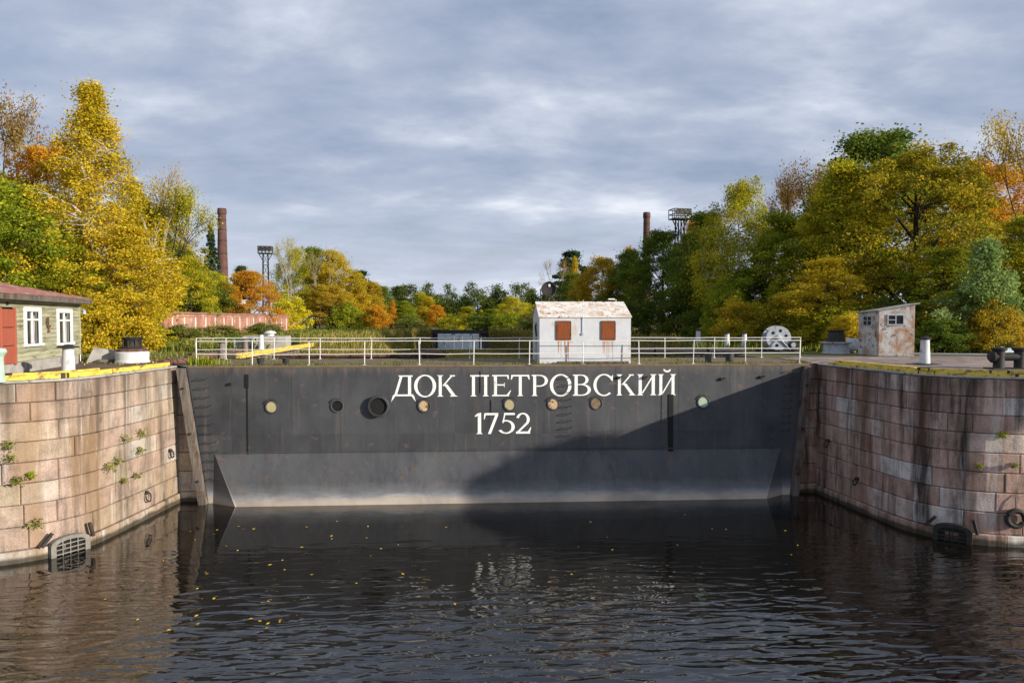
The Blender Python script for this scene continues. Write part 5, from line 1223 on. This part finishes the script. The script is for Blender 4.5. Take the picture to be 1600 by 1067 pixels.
# ------------------------------------------------------------------ grass, weeds, fallen leaves
def blades(name, P, hmin, hmax, w, mat, label, cat='grass', lean=.35, seed=1, clump=None):
    rs = np.random.RandomState(seed); n = len(P); a = rs.uniform(0, 6.28, n); h = rs.uniform(hmin, hmax, n)
    d = np.stack([np.cos(a), np.sin(a), np.zeros(n)], 1); s = np.stack([-np.sin(a), np.cos(a), np.zeros(n)], 1)
    ln = rs.uniform(0, lean, n)
    V = np.empty((n, 4, 3)); V[:, 0] = P-s*w*.5; V[:, 1] = P+s*w*.5
    mid = P+d*(h*ln*.4)[:, None]; mid[:, 2] += h*.6; tip = P+d*(h*ln)[:, None]; tip[:, 2] += h
    V[:, 2] = mid+s*w*.55+(tip-mid)*.0; V[:, 3] = tip
    me = raw_quads(name, V.reshape(-1, 3), 4, n, rs.uniform(0, 1, n), rs.uniform(0, 1, n) if clump is None else clump)
    return tag(link(name, me, LM[mat]), label, cat, None, 'stuff')
def scatter(poly_px, n, rs, z=G):
    """points inside a world polygon"""
    P = np.array(poly_px); lo, hi = P.min(0), P.max(0); out = []
    while len(out) < n:
        q = rs.uniform(lo, hi, (n, 2)); ins = np.zeros(n, bool); j = len(P)-1
        for i in range(len(P)):
            c = ((P[i, 1] > q[:, 1]) != (P[j, 1] > q[:, 1])) & (q[:, 0] < (P[j, 0]-P[i, 0])*(q[:, 1]-P[i, 1])/(P[j, 1]-P[i, 1]+1e-12)+P[i, 0]); ins ^= c; j = i
        out += q[ins].tolist()
    q = np.array(out[:n]); return np.column_stack([q, np.full(n, z)])
rs = np.random.RandomState(6)
LBK = [(-13.9, 22), (-8.2, 74), (-26, 76), (-36, 30), (-24, 14), (-14.2, 14)]
P = scatter(LBK, 30000, rs, G-.05); hv = np.sin(P[:, 0]*.7)*np.sin(P[:, 1]*.31+1)
blades('bank_weeds', P, .2, .8, .08, 'weed', 'tall green weeds covering the left dock bank', 'weeds', .5, 2)
# leafy weed stems: small leaf clusters on the same bank
P = scatter(LBK, 26000, rs, G); P[:, 2] += rs.uniform(.05, .7, len(P))*(1+.4*np.sin(P[:, 0]*.9)*np.sin(P[:, 1]*.4))
me = leaf_mesh('bank_leaves', P, .2, rs.uniform(0, 1, len(P)), np.clip(.5+.5*np.sin(P[:, 0]*1.1+3*np.sin(P[:, 1]*.3)), 0, 1), rs); tag(link('bank_leaves', me, LM['weed']), 'leafy undergrowth among the weeds of the left bank', 'weeds', None, 'stuff')
for sg, xe, lab in ((1, (-13.5, -11.8, -9.7, -7.6), 'weeds growing down the left bank of the dock'), (-1, (13.5, 10., 5.4, 1.0), 'weeds growing down the right bank of the dock')):
    n = 26000; yv = 19+rs.uniform(0, 1, n)**1.2*54; xv = np.interp(yv, [22, 36, 55, 73], xe); wv_ = np.interp(yv, [18, 22, 36, 55, 72], [.4, 1.5, 3.6, .5, .05]); t_ = rs.uniform(0, 1, n)
    P = np.column_stack([xv+sg*wv_*t_, yv, G+.1-2.85*t_+rs.uniform(0, .6, n)])
    me = leaf_mesh('bank_leaves', P, .24, rs.uniform(0, 1, n), np.clip(.45+.35*np.sin(P[:, 1]*.6+P[:, 0])+.25*np.sin(P[:, 1]*1.7), 0, 1), rs); tag(link('bank_leaves', me, LM['weed']), lab, 'weeds', None, 'stuff')
    P = P[:14000].copy(); P[:, 2] -= .25; blades('bank_weeds', P, .3, .9, .09, 'straw', lab.replace('weeds', 'dry grass'), 'grass', .5, 12+sg)
RBK = [(14, 14), (14, 21), (2, 74), (30, 76), (60, 60), (60, 12), (24, 9)]
P = scatter(RBK, 34000, rs, G-.05); blades('bank_weeds', P, .15, .7, .08, 'weed', 'weeds and grass under the right bank trees', 'weeds', .5, 3)
P = scatter([(-13, 6), (13, 6), (13, 22), (1, 73), (-7.5, 73), (-13, 24)], 22000, rs, 2.98); blades('dock_grass', P, .25, .8, .09, 'straw', 'straw coloured grass on the dock floor', 'grass', .5, 4)
P = scatter([(-60, 3), (-60, 14), (-24, 14), (-15, 9), (-15, 5.5), (-19, 4)], 9000, rs, G-.03); blades('quay_grass', P, .06, .3, .05, 'weed', 'short grass at the back of the left quay', 'grass', .6, 5)
# tufts along the gate deck
Pl = []
for k in range(85):
    x = rs.uniform(-13.3, 13.3); y = rs.choice([rs.uniform(.02, .5), rs.uniform(.1, 4.8)]); m_ = rs.randint(10, 60)
    if HX0-.2 < x < HX1+.2 and y > .3: continue
    w_ = 1.6 if x < -9 else 1.
    Pl.append(np.column_stack([np.clip(x+rs.normal(0, .28*w_, m_), -13.4, 13.4), np.clip(y+rs.normal(0, .12, m_), .01, 4.9), np.full(m_, G+.02)]))
P = np.concatenate(Pl); blades('deck_grass', P, .03, .14, .025, 'moss', 'grass tufts growing on the gate deck', 'grass', .7, 7)
P = np.column_stack([rs.normal(-12.9, .4, 200), rs.uniform(.05, .5, 200), np.full(200, G+.02)]); P[:, 0] = np.clip(P[:, 0], -13.4, -11); blades('deck_grass', P, .15, .5, .035, 'ygreen', 'yellow green tuft at the left end of the gate deck', 'grass', .5, 8)
# fallen leaves on the left apron and on the water
n = 1500; P = scatter([(-30, 2), (-14.5, 1), (-14.5, 5), (-19, 8), (-30, 9)], n, rs, G+.012); me = leaf_mesh('fallen_leaves', P, .11, rs.uniform(0, 1, n), rs.uniform(0, 1, n), rs, 30.); tag(link('fallen_leaves', me, LM['fallen']), 'yellow fallen leaves on the left quay', 'leaves', None, 'stuff')
n = 80; q = [gp(rs.normal(330, 150), rs.uniform(800, 985), .012) for _ in range(n)]+[gp(rs.uniform(450, 1250), rs.uniform(800, 900), .012) for _ in range(22)]
P = np.array([tuple(v) for v in q if -13.6 < v.x < 13.6]); n = len(P)
aa = rs.uniform(0, 6.28, n); l = rs.uniform(.025, .075, n); V = np.empty((n, 4, 3))
for k in range(4): V[:, k] = P+np.stack([np.cos(aa+k*1.57)*l*(.6 if k % 2 else 1), np.sin(aa+k*1.57)*l*(.6 if k % 2 else 1), np.full(n, .004*k)], 1)
me = raw_quads('floating_leaves', V.reshape(-1, 3), 4, n, rs.uniform(0, 1, n), rs.uniform(0, 1, n)); tag(link('floating_leaves', me, LM['fallen']), 'yellow leaves floating on the dark water', 'leaves', None, 'stuff')
# plants rooted in the wall joints
wp = [(-1, 187, 687, .34, 'ferny green plant high on the left quay wall, left of a pair'), (-1, 213, 678, .36, 'ferny green plant high on the left quay wall, right of a pair'), (-1, 160, 732, .34, 'green plant mid height on the left quay wall'), (-1, 175, 723, .3, 'green plant just right of the mid height one on the left wall'), (-1, 211, 706, .26, 'slim green plant hanging on the left quay wall'), (-1, 205, 745, .26, 'small green plant low on the left quay wall'), (-1, 184, 752, .16, 'tiny green plant low on the left quay wall'),
      (-1, 12, 717, .3, 'green tuft in a joint at the left picture border'), (-1, 21, 752, .28, 'green tuft below the one at the left border'), (-1, 42, 743, .22, 'yellow green sprig on the left quay wall'), (-1, 50, 820, .3, 'dark green tuft above the left drain grille'), (-1, 10, 697, .26, 'green sprig high at the left border of the wall'),
      (1, 1569, 680, .26, 'bright green plant on the right quay wall'), (1, 1534, 729, .16, 'tiny green plant on the right quay wall'), (1, 1590, 728, .16, 'tiny green plant at the right border of the wall')]
for sgn, px, py, r, lab in wp:
    p, n_, Dd = wall_at(sgn, px, py); k = 80; r *= .78
    C = rs.normal(0, 1, (k, 3))*np.array([r*.42, r*.42, r*.34]); C += np.array([n_.x, n_.y, 0])*(.08+np.abs(rs.normal(0, r*.3, (k, 1)))); C[:, 2] += r*.1
    o = empty('wall_plant', p, 0, lab, 'plant', 'plants in the quay wall joints')
    me = leaf_mesh('leaves', C, .085, rs.uniform(0, 1, k), rs.uniform(.3, 1, k), rs); link('foliage', me, LM['ygreen' if 'bright' in lab or 'yellow' in lab else 'weed'], o)
    mb = MB()
    for j in range(5): mb.tube([(-n_.x*.05, -n_.y*.05, -.05), tuple(C[j*7])], [.008, .004], 3, False)
    mb.build('stem', MS['bark'], o)

# ------------------------------------------------------------------ off to the right: unseen block and tree placed to shade quay and gate
wh = empty('shade_block', (46, -22, G), 0, 'unseen brick block added beyond the right border, shaped to shade the quay', 'building')
hh = 14.9-G; fpt = [(-1.5, 0), (32, 0), (32, -12), (19.5, -12)]
MB().add([(x, y, z) for z in (-.1, hh) for x, y in fpt], [(0, 1, 5, 4), (1, 2, 6, 5), (2, 3, 7, 6), (3, 0, 4, 7), (4, 5, 6, 7)]).build('wall', MS['brick'], wh)
MB().add([(x*1.01, y*1.02+.1, z) for z in (hh+.01, hh+.25) for x, y in fpt], [(0, 1, 5, 4), (1, 2, 6, 5), (2, 3, 7, 6), (3, 0, 4, 7), (4, 5, 6, 7), (3, 2, 1, 0)]).build('roof', MS['roofred'], wh)
for r_ in range(2):
    for k in range(9): MB().box((2+k*3.4, .02, 2.2+r_*3.7), (1.2, .08, 1.9), ch=.01).build('window', MS['glass'], wh)
TQ = Vector((2.6, 0, 0))+40*Vector((.868, -.497, 0)); TQ.z = G
tm, cm, H, R = PR['p2']; o = empty('tree', TQ, 1., 'unseen tree beyond the right border, crown shaped to shade the gate', 'tree'); o.scale = (2.1/R, 2.1/R, 8.0/H); link('trunk', tm, None, o); b = link('crown', cm, None, o); b.material_slots[0].link = 'OBJECT'; b.material_slots[0].material = LM['pine']
